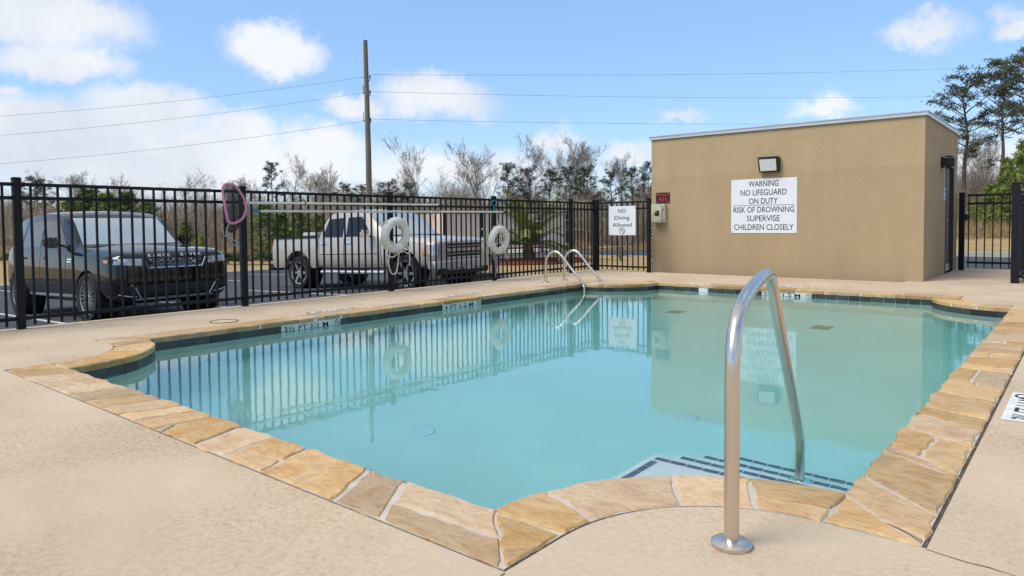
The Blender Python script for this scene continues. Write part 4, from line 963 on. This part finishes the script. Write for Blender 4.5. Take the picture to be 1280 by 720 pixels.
        for (y, z) in ((.62, .385), (.74, .40), (.86, .43)):
            h = bv.ray_cast(Vector((4, sy*y, z)), Vector((-1, 0, 0))); P.append((h[0].x+.01, sy*y, z))
        s = MB(); s.tube(P, .009, 6); s.build('intake_trim', M_alu, t, True)
    frontp(bv, [(-.52, .40), (.52, .40), (.58, .56), (-.58, .56)], .006, 10, 3).build('lower_intake', M_plastic, t)
    frontp(bv, [(-.62, .325), (.62, .325), (.62, .36), (-.62, .36)], .012, 10, 1).build('bumper_trim', M_alu, t)
    # bonnet-edge lettering
    txt = 'RANGE  ROVER'
    for i, ch in enumerate(txt):
        if ch == ' ': continue
        y = -.40+.80*i/(len(txt)-1); h = bv.ray_cast(Vector((4, y, 1.0)), Vector((-1, 0, 0)))
        s = MB(); s.addbm(text_mesh(ch, .043, .05, .006, .02), frame((h[0].x+.006, y, .985), (0, 1, 0), (-.35, 0, .93))); s.build('letter', M_white, t)
    for sy in (1, -1): patch(bv, [(0, sy*.55, .95), (0, sy*.84, .95), (0, sy*.82, 1.05), (0, sy*.55, 1.05)], (1, 0, 0), .006, 4, 2).build('tail_light', M_tail, t)
    return t
def lot_tilt(): return math.atan(.028)
suv_pos = Vector((-11.18, 5.20))
suv = make_suv((suv_pos.x, suv_pos.y, lot_z(suv_pos.x)), R(2.2), -lot_tilt())

# --- pewter pickup
def tsec(zb, wb, a, b_, c, d, zt): return sec(zb, wb, a, b_, c, d, zt)
trst = [(0.10, sec(.55, .80, (.86, .62), (.88, .80), (.86, .98), (.80, 1.06), 1.08)),
 (0.13, sec(.50, .86, (.94, .60), (.96, .80), (.94, 1.0), (.84, 1.09), 1.11)),
 (0.22, sec(.48, .90, (.98, .60), (1.0, .82), (.965, 1.04), (.84, 1.125), 1.145)),
 (0.55, sec(.46, .92, (1.0, .60), (1.01, .84), (.965, 1.08), (.84, 1.165), 1.185)),
 (1.00, sec(.46, .92, (1.0, .60), (1.01, .86), (.965, 1.12), (.84, 1.195), 1.215)),
 (1.46, sec(.46, .92, (1.0, .60), (1.01, .88), (.965, 1.15), (.86, 1.215), 1.24)),
 (1.58, sec(.46, .92, (1.0, .60), (1.01, .88), (.965, 1.17), (.88, 1.24), 1.27)),
 (2.16, sec(.46, .92, (1.0, .60), (1.01, .88), (.965, 1.20), (.82, 1.74), 1.81)),
 (2.42, sec(.46, .92, (1.0, .60), (1.01, .88), (.965, 1.20), (.81, 1.85), 1.895)),
 (3.00, sec(.46, .92, (1.0, .60), (1.01, .88), (.965, 1.20), (.81, 1.865), 1.915)),
 (3.46, sec(.46, .92, (1.0, .60), (1.01, .88), (.965, 1.20), (.81, 1.845), 1.895)),
 (3.72, sec(.46, .92, (1.0, .60), (1.01, .88), (.965, 1.20), (.84, 1.64), 1.72)),
 (3.86, sec(.46, .92, (1.0, .60), (1.01, .88), (.965, 1.18), (.90, 1.26), 1.30)),
 (3.885, sec(.50, .88, (.95, .62), (.96, .88), (.93, 1.14), (.86, 1.22), 1.25))]
def make_truck(loc, rz, ry):
    t = thing('pickup_truck', 'pewter silver crew cab pickup truck parked behind the fence', 'truck', loc, rz); t.rotation_euler = (0, ry, rz)
    mb, ring = body_loft(trst); cz = creaser(ring, (5, 6), .6, (6, 12), .6); raw = eval_mesh(mb, 2, None, cz); bv = bvh_of(raw)
    FA, RA, WR = -.98, -4.62, .40
    me = eval_mesh(mb, 2, [arch_cut(FA, .47, 1.0, .45)], cz)
    if len(me.polygons) < 400: me = raw
    mesh_part('cab', me, M_silver, t)
    # bed: two side walls with a wheel opening, front wall, floor, tailgate
    def bed_side(sy):
        pr = [(3.90, .52), (3.90, 1.27), (5.56, 1.27), (5.61, 1.20), (5.61, .58), (5.58, .52), (5.13, .52)]+[(4.62+.51*math.cos(q*math.pi/12), .45+.50*math.sin(q*math.pi/12)) for q in range(0, 13)][1:12]+[(4.11, .52)]
        pr = [p for p in pr if p[1] > .5]
        s = MB(); n_ = len(pr)
        ysec = lambda z: 1.005-.05*max(0, (z-.95)/.32)**2-.03*max(0, (.75-z)/.25)**2
        tri_ = tessellate_polygon([[Vector((a, b, 0)) for a, b in pr]])
        bm = bmesh.new(); vv_ = [bm.verts.new((-a, sy*1.0, b)) for a, b in pr]
        for q in tri_:
            try: bm.faces.new([vv_[i] for i in q])
            except ValueError: pass
        for zc in (.6, .75, .85, .95, 1.05, 1.15, 1.22): bmesh.ops.bisect_plane(bm, geom=bm.verts[:]+bm.edges[:]+bm.faces[:], plane_co=(0, 0, zc), plane_no=(0, 0, 1))
        for v in bm.verts: v.co.y = sy*ysec(v.co.z)
        ex_ = bmesh.ops.extrude_face_region(bm, geom=bm.faces[:])
        for v in [g for g in ex_['geom'] if isinstance(g, bmesh.types.BMVert)]: v.co.y -= sy*.09
        bmesh.ops.recalc_face_normals(bm, faces=bm.faces)
        s.addbm(bm); return s.build('bed_side', M_silver, t, True)
    for sy in (1, -1):
        bd = bed_side(sy)
        s = MB(); s.cbox((-4.735, sy*.955, 1.275), (1.64, .10, .025), .006); s.build('bed_rail', M_plastic, bd)
        s = MB(); s.cbox((-5.605, sy*.94, 1.05), (.03, .12, .34), .01); s.build('tail_light', M_tail, t)
        s = MB(); s.lathe([(.495, 0), (.495, .30)], 28, Matrix.Translation((RA, sy*.62+(0 if sy < 0 else .30), .45)) @ Matrix.Rotation(R(90), 4, 'X'), False); s.build('wheel_arch', M_plastic, t, True)
        s = MB(); s.lathe([(.465, 0), (.465, .30)], 28, Matrix.Translation((FA, sy*.68+(0 if sy < 0 else .30), .45)) @ Matrix.Rotation(R(90), 4, 'X'), False); s.build('wheel_arch', M_plastic, t, True)
        for xx in (FA, RA): wheel(t, xx, sy*.865, WR, .265, 6, False, sy)
    s = MB(); s.box((-5.53, -.92, .62), (-3.92, .92, .68)); s.box((-3.95, -.92, .68), (-3.91, .92, 1.24)); s.build('bed_floor', M_silver, t)
    s = MB(); s.cbox((-5.575, 0, .93), (.07, 1.78, .62), .012); s.build('tailgate', M_silver, t)
    s = MB(); s.cbox((-5.72, 0, .54), (.20, 1.96, .18), .03); s.build('rear_bumper', M_plastic, t)
    tb_ = thing('truck_toolbox', 'pale toolbox lid lying across the pickup bed behind its cab', 'toolbox', (0, 0, 0)) if False else None
    s = MB(); s.cbox((-4.22, 0, 1.345), (.52, 1.84, .09), .012); s.cbox((-4.22, 0, 1.17), (.44, 1.72, .26)); s.build('toolbox', mat('toolbox_cream', (.55, .53, .48), .5), t)
    for sy in (1, -1):
        sidep(bv, [(2.02, 1.245), (2.86, 1.245), (2.86, 1.70), (2.40, 1.70)], sy, .005).build('side_window', M_glass, t, True)
        sidep(bv, [(2.98, 1.245), (3.70, 1.25), (3.55, 1.68), (2.98, 1.70)], sy, .005).build('side_window', M_glass, t, True)
        for (a, b) in (((1.66, .5), (1.70, 1.19)), ((2.92, .5), (2.92, 1.22)), ((3.80, .62), (3.80, 1.22))):
            sidep(bv, [(a[0]-.007, a[1]), (a[0]+.007, a[1]), (b[0]+.007, b[1]), (b[0]-.007, b[1])], sy, .003, 1, 8).build('door_seam', M_plastic, t)
        for s0 in (2.66, 3.55): sidep(bv, [(s0, 1.10), (s0+.2, 1.10), (s0+.2, 1.135), (s0, 1.135)], sy, .035, 3, 1).build('door_handle', M_chrome, t)
        sidep(bv, [(1.75, .835), (3.75, .835), (3.75, .85), (1.75, .85)], sy, .004, 8, 1).build('body_moulding', M_plastic, t)
        s = MB(); s.tube([(-1.6, sy*.97, .42), (-3.75, sy*.97, .42)], .045, 8); s.build('running_board', M_alu, t, True)
        mirror_part(t, 2.02, .96, 1.20, sy, M_chrome, None, (.15, .25, .19))
        frontp(bv, [(sy*.60, .76), (sy*.95, .76), (sy*.945, 1.02), (sy*.60, 1.02)], .010, 6, 4).build('headlight', M_lamp, t, True)
        sidep(bv, [(.145, .78), (.34, .78), (.30, 1.02), (.145, 1.02)], sy, .010, 3, 4).build('headlight_side', M_lamp, t, True)
        sidep(bv, [(.30, .80), (.42, .80), (.36, 1.0), (.29, 1.0)], sy, .014, 3, 4).build('turn_signal', M_amber, t)
    frontp(bv, [(-.80, 1.26), (.80, 1.26), (.73, 1.775), (-.73, 1.775)], .005, 14, 8).build('windscreen', M_screen, t, True)
    s = MB(); s.cbox((-1.50, 0, 1.235), (.16, 1.50, .03), .01); s.build('wiper_cowl', M_plastic, t)
    gl = frontp(bv, [(-.58, .72), (.58, .72), (.58, 1.05), (-.58, 1.05)], .008, 8, 4).build('grille', M_plastic, t)
    s = MB(); s.cbox((-.085, 0, 1.05), (.05, 1.20, .05), .012); s.cbox((-.085, 0, .715), (.05, 1.20, .045), .012); s.build('grille_frame', M_alu, gl, True)
    s = MB(); s.cbox((-.075, 0, .885), (.06, 1.22, .075), .016); s.build('grille_bar', M_silver, gl, True)
    s = MB(); s.cbox((-.085, 0, .968), (.02, 1.16, .016)); s.cbox((-.085, 0, .80), (.02, 1.16, .016)); s.build('grille_slat', M_alu, gl)
    s = MB(); q = [(-.115, -.02), (-.105, .02), (-.05, .02), (-.045, .04), (.05, .04), (.055, .02), (.115, .02), (.105, -.02), (.05, -.02), (.045, -.04), (-.05, -.04), (-.055, -.02)]
    s.prism(q, 0, .018, frame((-.045, 0, .885), (0, 1, 0), (0, 0, 1))); s.build('emblem', M_chrome, t)
    s = MB()
    bm = bmesh.new(); bmesh.ops.create_cube(bm, size=1); bmesh.ops.scale(bm, vec=(.20, 1.98, .23), verts=bm.verts)
    for v in bm.verts:
        if abs(v.co.y) > .9 and v.co.x > 0: v.co.x -= .0
    bmesh.ops.bevel(bm, geom=bm.edges[:], offset=.045, segments=3, affect='EDGES'); bmesh.ops.subdivide_edges(bm, edges=[e for e in bm.edges if abs(e.verts[0].co.y-e.verts[1].co.y) > .5], cuts=8)
    for v in bm.verts: v.co.x -= .16*(abs(v.co.y)/.99)**3
    s.addbm(bm, Matrix.Translation((-.06, 0, .57))); bp_ = s.build('front_bumper', mat('bumper_metal', (.50, .48, .45), .38, .5), t, True)
    s = MB(); s.cbox((-.13, 0, .43), (.16, 1.70, .16), .03); s.build('air_dam', M_plastic, t)
    s = MB(); s.cbox((.045, 0, .53), (.012, .32, .16), .004); s.build('number_plate', mat('plate', (.5, .46, .40), .5), bp_)
    return t
tpos = Vector((-10.66, 11.38))
truck = make_truck((tpos.x, tpos.y, lot_z(tpos.x)-.0), R(4), -lot_tilt())

# ------------------------------------------------------------------ utility pole and wires
pp = at(462, 42); PB = Vector((pp.x, pp.y, gz(pp.x, pp.y)))
up = thing('utility_pole', 'tall weathered wooden utility pole rising behind the truck', 'utility pole', PB)
ptop = z_at(52, 42)-PB.z
s = MB(); s.tube([(0, 0, -.3), (0, 0, ptop*.5), (-.06, -.05, ptop)], [.20, .165, .125], 14); s.build('shaft', M_pole, up, True)
wires = []
for i, (yr, yl) in enumerate(((93, 100), (115.5, 115), (149, 150))):
    z = z_at((yr+yl)/2, 42)-PB.z; side = Vector((CR.x, CR.y, 0))
    s = MB(); s.lathe([(.02, 0), (.05, .03), (.035, .06), (.055, .09), (.035, .12), (.05, .15), (.02, .2)], 12, Matrix.Translation(side*.16+Vector((0, 0, z-.1))) ); s.build('insulator', M_plastic, up, True)
    s = MB(); s.tube([side*.05+Vector((0, 0, z-.3)), side*.2+Vector((0, 0, z-.12))], .022, 6); s.tube([side*-.05+Vector((0, 0, z)), side*-.30+Vector((0, 0, z-.05))], .018, 6); s.build('bracket', M_plastic, up, True)
for zz in (205, 318):
    z = z_at(zz*.3+45, 42)-PB.z
    s = MB(); s.tube([(-.25*CR.x, -.25*CR.y, z), (-.22*CR.x, -.22*CR.y, z-.55)], .022, 6); s.build('fuse_holder', M_plastic, up, True)
for (lab, xa, ya, ta, xb, yb_, tb2) in (
   ('top power line running left from the utility pole', 457, 97, 42, -120, 147, 40), ('middle power line sloping down left from utility pole', 457, 116, 42, -120, 172, 40), ('lowest power line sloping down left from utility pole', 457, 151, 42, -120, 207, 40),
   ('top power line running right from the utility pole', 468, 94, 42, 1330, 88, 60), ('middle power line running right behind the pump house', 468, 115, 42, 1330, 125, 60), ('lowest power line running right behind the pump house', 468, 149, 42, 1330, 156, 60)):
    A = at(xa, ta); B_ = at(xb, tb2); A = Vector((A.x, A.y, z_at(ya, ta))); B_ = Vector((B_.x, B_.y, z_at(yb_, tb2)))
    pts = [A.lerp(B_, k/14)-Vector((0, 0, .35*4*(k/14)*(1-k/14))) for k in range(15)]
    s = MB(); s.tube([p-A for p in pts], .0075, 5); o = s.build('power_line', M_wire); o.location = A; tag(o, lab, 'wire', 'power lines on the utility pole')

# ------------------------------------------------------------------ dumpster enclosure beyond the lot
A = at(555, 41); B_ = at(708, 45)
en = thing('screen_enclosure', 'beige panelled enclosure with dark posts beyond the lot behind truck', 'enclosure', (A.x, A.y, -.62))
d = Vector((B_.x-A.x, B_.y-A.y, 0)); ln = d.length; en.rotation_euler = (0, 0, math.atan2(d.y, d.x)); k = 14
pan = None
for i in range(k):
    if pan is None: s = MB(); s.cbox((ln/k/2, 0, 1.25), (ln/k-.02, .05, 2.1), .006); pan = s.build('panel', M_beige, en)
    else: link_copy(pan, en, (i*ln/k, 0, 0))
for i in (0, 4, 9, 14):
    s = MB(); s.cbox((i*ln/k, -.06, 1.2), (.14, .14, 2.5), .01); s.build('post', M_black, en)
s = MB(); s.cbox((ln/2, -.045, 2.36), (ln, .06, .10)); s.build('top_rail', M_black, en)
s = MB(); s.cbox((ln/2, -.045, .17), (ln, .06, .08)); s.build('bottom_rail', M_black, en)
for q in (0, ln):
    s = MB(); s.box((q-.03, 0.03, .2), (q+.03, 4.2, 2.3)); s.build('side_panel', M_beige, en)

# ------------------------------------------------------------------ vegetation
def bare_tree(seed, spread=.5, dense=1.0, fork=.32):
    rs = random.Random(seed); T, C = MB(), MB()
    def limb(p, d, ln, r, lev):
        mb = T if lev < 2 else C; k = (7, 5, 4, 3, 2)[lev]; pts = [p]; q = p.copy(); dd = d.copy()
        for i in range(k):
            dd = (dd+Vector((rs.gauss(0, .10+.03*lev), rs.gauss(0, .10+.03*lev), rs.gauss(.05, .07)))).normalized(); q = q+dd*ln/k; pts.append(q.copy())
        taper = [r*(1-.75*i/k) for i in range(k+1)]
        mb.tube(pts, taper, (7, 5, 4, 3, 3)[lev], cap=False)
        if lev == 4: return
        nk = int(((11, 8, 7, 5)[lev])*dense*rs.uniform(.8, 1.2))
        for c in range(nk):
            f = rs.uniform(fork if lev == 0 else .25, 1.0); i = min(k-1, int(f*k)); b = pts[i].lerp(pts[i+1], f*k-i)
            dd = (pts[i+1]-pts[i]).normalized(); az = rs.uniform(0, 2*math.pi); o = dd.orthogonal().normalized(); o = o*math.cos(az)+dd.cross(o)*math.sin(az)
            a = R(rs.uniform(22, 58))*(spread*2); nd_ = (dd*math.cos(a)+o*math.sin(a)+Vector((0, 0, .12))).normalized()
            limb(b, nd_, ln*rs.uniform(.34, .58)*(1.15-.45*f if lev == 0 else 1), max(.011, r*(1-.75*f)*.46), lev+1)
    limb(Vector((0, 0, -.3)), Vector((rs.gauss(0, .03), rs.gauss(0, .03), 1)).normalized(), 8.4, .15, 0)
    return T, C
def tuft(mb, c, rad, n, rs, ln=.22, wd=.035, flat=.6, up=.3):
    for i in range(n):
        d = Vector((rs.gauss(0, 1), rs.gauss(0, 1), rs.gauss(up, .8))).normalized(); p = c+Vector((rs.gauss(0, rad*.45), rs.gauss(0, rad*.45), rs.gauss(0, rad*.45*flat)))
        q = p+d*ln*rs.uniform(.6, 1.2); sd_ = d.cross(Vector((rs.gauss(0, 1), rs.gauss(0, 1), rs.gauss(0, 1)))).normalized()*wd
        o = len(mb.v); mb.v += [tuple(p-sd_), tuple(p+sd_), tuple(q+sd_*.4), tuple(q-sd_*.4)]; mb.f.append((o, o+1, o+2, o+3)); mb.mi.append(0)
def pine(seed, h=10, bare=.5, width=2.6, n=34, tufts=60, lean=.02):
    rs = random.Random(seed); T, C = MB(), MB(); pts = [Vector((rs.gauss(0, lean)*i, rs.gauss(0, lean)*i, -.3+(h+.3)*i/8)) for i in range(9)]
    T.tube(pts, [.17*(1-.85*i/8) for i in range(9)], 8, cap=False)
    for b in range(n):
        f = bare+(1-bare)*((b+rs.random())/n); i = min(7, int(f*8)); p = pts[i].lerp(pts[i+1], f*8-i)
        az = rs.uniform(0, 2*math.pi); g = (f-bare)/(1-bare); ln = width*rs.uniform(.55, 1.05)*(math.sin(math.pi*(.22+.72*g)))**.8+.25
        d = Vector((math.cos(az), math.sin(az), rs.uniform(.05, .5)+.3*g)).normalized(); P = [p]
        for k in range(4): d = (d+Vector((rs.gauss(0, .16), rs.gauss(0, .16), rs.gauss(.04, .12)))).normalized(); P.append(P[-1]+d*ln/4)
        T.tube(P, [.045, .035, .028, .02, .01], 4, cap=False)
        for q in (2, 3, 4, 4):
            c = P[q]+Vector((rs.gauss(0, .22), rs.gauss(0, .22), rs.gauss(.05, .10))); tuft(C, c, rs.uniform(.26, .44), tufts//4+14, rs, .25, .027, .45)
    tuft(C, pts[-1], .35, 40, rs, .22, .045, .9)
    return T, C
def young_pine(seed, h=4, width=1.2):
    rs = random.Random(seed); T, C = MB(), MB(); T.tube([(0, 0, -.2), (0, 0, h*.5), (.03, .02, h)], [.07, .045, .012], 6, cap=False)
    for b in range(46):
        f = .06+.94*(b/46); az = b*2.4+rs.gauss(0, .3); ln = width*(1-f)**.75*rs.uniform(.7, 1.1)+.16
        d = Vector((math.cos(az), math.sin(az), .45+.5*f)).normalized(); p = Vector((0, 0, h*f)); e = p+d*ln
        T.tube([p, e], [.022, .008], 4, cap=False)
        for k in (.35, .6, .85, 1.05): tuft(C, p.lerp(e, k), .13, 15, rs, .22, .024, 1, .8)
    return T, C
def shrub(seed, rad=.7, hgt=.9, n=420, ls=.06, stems=9):
    rs = random.Random(seed); T, C = MB(), MB()
    for i in range(stems):
        az = rs.uniform(0, 6.28); e = Vector((math.cos(az)*rad*rs.uniform(.2, .8), math.sin(az)*rad*rs.uniform(.2, .8), hgt*rs.uniform(.6, .95))); m_ = e*.5+Vector((0, 0, hgt*.12))
        T.tube([(0, 0, -.1), m_, e], [.02, .013, .006], 4, cap=False)
    for i in range(n):
        az = rs.uniform(0, 6.28); el = rs.uniform(-.2, 1.5); r_ = rs.uniform(.55, 1.02)*(1+.22*math.sin(3*az+seed)+.15*math.sin(5*el+2*az))
        p = Vector((math.cos(az)*math.cos(el)*rad*r_, math.sin(az)*math.cos(el)*rad*r_, max(.03, hgt*.35+math.sin(el)*hgt*.62*r_)))
        d = Vector((rs.gauss(0, 1), rs.gauss(0, 1), rs.gauss(.4, .7))).normalized(); sd_ = d.orthogonal().normalized()*ls*.5
        o = len(C.v); q = p+d*ls*1.6; C.v += [tuple(p), tuple(p+d*ls*.8+sd_), tuple(q), tuple(p+d*ls*.8-sd_)]; C.f.append((o, o+1, o+2, o+3)); C.mi.append(0)
    return T, C
def make_tree(name, cat, group, T, C, mt, mc, first):
    t = thing(name, first, cat, group=group); T.build('trunk', mt, t, True); C.build('crown', mc, t); return t
VEG = {}
VUSED = set()
def place_veg(kind, label, x, t, ytop, rz, wide=1.0, base=None):
    src, h0 = VEG[kind]; p = at(x, t); z = gz(p.x, p.y) if base is None else base; h = z_at(ytop, t)-z; sc = h/h0
    if kind in VUSED: return copy_thing(src, (p.x, p.y, z), rz, (sc*wide, sc*wide, sc), label)
    VUSED.add(kind); src.location = (p.x, p.y, z); src.rotation_euler = (0, 0, rz); src.scale = (sc*wide, sc*wide, sc); src['label'] = label
    return src
def reg(kind, name, cat, group, TC, mt, mc):
    h0 = max(v[2] for v in TC[0].v+TC[1].v); VEG[kind] = (make_tree(name, cat, group, *TC, mt, mc, kind), h0)
G1 = 'bare trees along the wood edge'; G2 = 'pines along the wood edge'; G3 = 'young pines in front of the wood'
for i in range(5): reg('bare%d' % i, 'bare_tree', 'tree', G1, bare_tree(20+i, (.42, .5, .36, .46, .3)[i], (1, 1.05, .95, 1.1, .8)[i], (.3, .25, .4, .2, .5)[i]), M_bark, M_twig)
for i in range(4): reg('pine%d' % i, 'pine_tree', 'tree', G2, pine(40+i, 10, (.50, .42, .58, .35)[i], (2.3, 2.7, 2.0, 2.5)[i], (30, 36, 26, 40)[i]), M_pbark, M_needle)
for i in range(3): reg('young%d' % i, 'young_pine', 'tree', G3, young_pine(60+i, 4, (1.2, 1.5, 1.0)[i]), M_pbark, M_young)
rs = random.Random(77)
BARE = [(8, 214, 70, 'far left edge of the picture'), (40, 206, 74, 'left of the round pine behind the SUV'), (95, 203, 80, 'just right of the first fence post'), (152, 207, 78, 'above the SUV windscreen'),
 (216, 203, 82, 'between the SUV roof and the pink net'), (247, 214, 86, 'just left of the pink net'), (272, 216, 84, 'behind the pink net'), (292, 213, 88, 'right behind the net post'),
 (326, 212, 80, 'left of the slim pine beside the net'), (366, 188, 72, 'above the bed of the truck'), (394, 204, 78, 'left of the utility pole'), (416, 195, 84, 'slim and nearest left of utility pole'),
 (484, 200, 82, 'just right of the utility pole'), (500, 210, 80, 'above the first life ring'), (545, 164, 68, 'tall and broad, first right of utility pole'), (566, 178, 72, 'leaning against the tall broad one'),
 (588, 200, 76, 'low, left of the second life ring'), (618, 170, 74, 'slender above the second life ring'), (660, 167, 68, 'broad above the palm'), (684, 178, 74, 'right of the broad one above the palm'),
 (706, 182, 76, 'bent, above the fence corner'), (722, 161, 70, 'tallest and thin above the fence corner'), (746, 180, 76, 'thin, above the no diving sign'), (776, 186, 80, 'slim, left of the pump house'), (800, 206, 78, 'low, against the pump house'),
 (1213, 150, 52, 'seen through the gap right of the pump house'), (1236, 160, 60, 'behind the gate under the tall pines')]
for i, (x, y, t_, lb) in enumerate(BARE): place_veg('bare%d' % ([0, 1, 3, 2, 0, 1, 4, 3][i % 8] if y > 180 else (0, 3, 2, 1, 4)[i % 5]), 'bare winter tree '+lb, x, t_, y, rs.uniform(0, 6.28), rs.uniform(.8, 1.05))
PINES = [(46, 214, 66, 1, 1.3, 'dark round pine at the left behind the SUV'), (341, 199, 70, 2, .75, 'slim dark pine beside the pink net'), (430, 226, 68, 1, 1.2, 'low round pine left of utility pole'), (452, 228, 70, 0, 1.2, 'dark pine hidden half by the utility pole'),
 (487, 222, 66, 1, 1.25, 'spreading pine right of utility pole'), (514, 226, 68, 3, 1.1, 'low dark pine above the truck roof'), (634, 202, 64, 3, .95, 'broad dark pine above the second life ring'), (662, 206, 66, 1, .9, 'dark pine above the palm'),
 (688, 210, 68, 0, .9, 'dark pine right above the palm'), (712, 208, 70, 2, .9, 'dark pine above the fence corner post'), (734, 206, 66, 1, .9, 'spreading pine above no diving sign'), (763, 212, 68, 0, .9, 'layered pine right of no diving sign'),
 (790, 210, 68, 2, .9, 'slim pine next to the pump house wall'), (810, 202, 66, 3, .7, 'pine touching the left edge of pump house'), (1203, 90, 46, 0, 1.1, 'tall layered pine right behind the pump house roof'), (1252, 76, 44, 2, .9, 'tall pine between the layered one and picture edge'), (1284, 62, 40, 3, .9, 'tallest pine at the right edge')]
for i, (x, y, t_, k, wd, lb) in enumerate(PINES): place_veg('pine%d' % k, lb, x, t_, y, rs.uniform(0, 6.28), wd)
YOUNG = [(88, 240, 40, 'leftmost young green pine behind the SUV'), (112, 228, 42, 'second young green pine behind the SUV'), (134, 234, 41, 'third young green pine behind the SUV'), (160, 232, 42, 'fourth young green pine behind the SUV'), (186, 246, 41, 'young green pine behind the right of SUV roof'),
 (232, 272, 38, 'small young pine right of the SUV windscreen'), (252, 290, 37, 'lowest young pine right of the SUV'), (332, 250, 37, 'bright young pine right of the net post'), (352, 262, 38, 'bright young pine above the truck tailgate'), (374, 258, 37, 'young pine above the truck bed'), (398, 264, 38, 'young pine left of the truck cab'), (420, 270, 39, 'low young pine beside the truck cab'),
 (1216, 262, 40, 'young pine behind the left of the gate'), (1238, 234, 38, 'young pine behind the middle of gate'), (1258, 200, 36, 'big young pine behind the right of the gate'), (1278, 176, 35, 'biggest young pine at the right edge'), (1228, 290, 34, 'small bright young pine low behind the gate')]
for i, (x, y, t_, lb) in enumerate(YOUNG): place_veg('young%d' % (i % 3), lb, x, t_, y, rs.uniform(0, 6.28), rs.uniform(1.3, 1.8) if y > 200 else .9)
# clipped shrubs and bushes
reg('shrub', 'shrub', 'shrub', 'green shrubs by the lot', shrub(5, .9, 1.1, 900, .09), M_twig, M_leaf)
for x, y, t_, lb in ((284, 318, 33, 'rounded green shrub below the pink net'), (300, 316, 33, 'rounded green shrub behind the net post'), (326, 314, 33, 'rounded green shrub right of the net post'), (344, 318, 33, 'rounded green shrub left of the truck tailgate'), (10, 316, 34, 'green shrub at the far left behind the SUV'), (262, 322, 33, 'low green shrub right of the SUV bonnet')):
    place_veg('shrub', lb, x, t_, y-6, rs.uniform(0, 6.28), 1.15)
reg('bush', 'leafy_bush', 'bush', None, shrub(9, .6, .8, 160, .06, 16), M_twig, M_leaf)
place_veg('bush', 'sparse bush on the grass behind the no diving sign', 776, 22, 306, 1, 1.1, -.16)
# palm
pb = at(661, 22.5); pl = thing('palm_plant', 'low palm with arching green fronds on red mulch behind fence', 'palm', (pb.x, pb.y, -.13))
s = MB(); s.lathe([(.17, -.1), (.20, .1), (.15, .35), (.10, .5)], 12); s.build('trunk', mat('palm_fibre', (.13, .085, .05), 1, var=.4, scale=12, bump=.6), pl, True)
rs = random.Random(8)
for i in range(42):
    az = i*2.4+rs.gauss(0, .2); el = rs.uniform(.3, 1.42); ln = rs.uniform(1.8, 2.7); P = []; p = Vector((0, 0, .42)); e = el
    for k in range(9): P.append(p.copy()); p = p+Vector((math.cos(az)*math.cos(e), math.sin(az)*math.cos(e), math.sin(e)))*ln/8; e -= .17*(1.25-el*.45)
    s = MB(); s.tube(P, [.014-.0012*k for k in range(9)], 4, cap=False)
    for k in range(2, 9):
        d = (P[k]-P[k-1]).normalized(); sd_ = d.cross(Vector((0, 0, 1))).normalized()
        for q in range(3):
            b = P[k-1].lerp(P[k], q/3)
            for sg in (1, -1):
                tip = b+(sd_*sg+d*.75+Vector((0, 0, -.15))).normalized()*.46*(1-.06*k); w2 = d*.04
                o = len(s.v); s.v += [tuple(b-w2), tuple(b+w2), tuple(tip)]; s.f.append((o, o+1, o+2)); s.mi.append(0)
    s.build('frond', M_palm, pl)
# undergrowth: uncountable brown twigs and dead grass at the wood edge
def brush(name, label, spans, nb, hlo, hhi, m_, seed, wd=.022, cat='undergrowth'):
    rs = random.Random(seed); s = MB()
    for i in range(nb):
        x0, x1, t0, t1 = rs.choice(spans); t_ = t0+(t1-t0)*rs.random(); p = at(rs.uniform(x0, x1), t_); z = gz(p.x, p.y)-.1; h = rs.uniform(hlo, hhi)*(.6+.6*math.sin(p.x*.35+p.y*.21)**2)
        for k in range(16):
            a = rs.uniform(0, 6.28); ln = h*rs.uniform(.5, 1); le = rs.uniform(.05, .45); b = Vector((p.x+rs.gauss(0, .25), p.y+rs.gauss(0, .25), z)); q = b+Vector((math.cos(a)*le*ln, math.sin(a)*le*ln, ln))
            sd_ = Vector((CR.x, CR.y, 0))*wd*rs.uniform(.7, 1.6); m2 = b.lerp(q, .5)+Vector((rs.gauss(0, .08), rs.gauss(0, .08), 0))
            o = len(s.v); s.v += [tuple(b-sd_), tuple(b+sd_), tuple(m2+sd_*.7), tuple(m2-sd_*.7), tuple(q)]; s.f += [(o, o+1, o+2, o+3), (o+3, o+2, o+4)]; s.mi += [0, 0]
            for r_ in range(2):
                f = rs.uniform(.4, .9); c = b.lerp(q, f); e = c+Vector((rs.gauss(0, .25)*ln, rs.gauss(0, .25)*ln, rs.uniform(.1, .3)*ln)); o = len(s.v)
                s.v += [tuple(c-sd_*.5), tuple(c+sd_*.5), tuple(e)]; s.f.append((o, o+1, o+2)); s.mi.append(0)
    o = s.build(name, m_, kind='stuff'); o['label'] = label; o['category'] = cat; return o
brush('undergrowth', 'brown leafless undergrowth filling the edge of the wood', [(-60, 560, 43, 60), (540, 840, 50, 66), (1180, 1340, 44, 58), (1340, 1900, 44, 58)], 3000, 2.0, 4.2, M_brush, 1)
brush('distant_wood', 'grey brown mass of distant bare wood behind the trees', [(-100, 430, 84, 100), (400, 860, 80, 100), (400, 860, 80, 100), (1150, 1400, 66, 84), (1400, 2000, 66, 84)], 4600, 4.0, 6.8, M_twig, 2, .032, 'wood')
brush('tall_dry_grass', 'tall straw coloured dead grass along the wood edge', [(-60, 560, 36, 43), (690, 840, 44, 52), (1180, 1340, 30, 42), (1340, 1700, 30, 42)], 1500, .4, 1.0, mat('straw', (.42, .29, .15), 1, c2=(.28, .19, .10), scale=.5, spec=.1), 3, .014, 'grass')
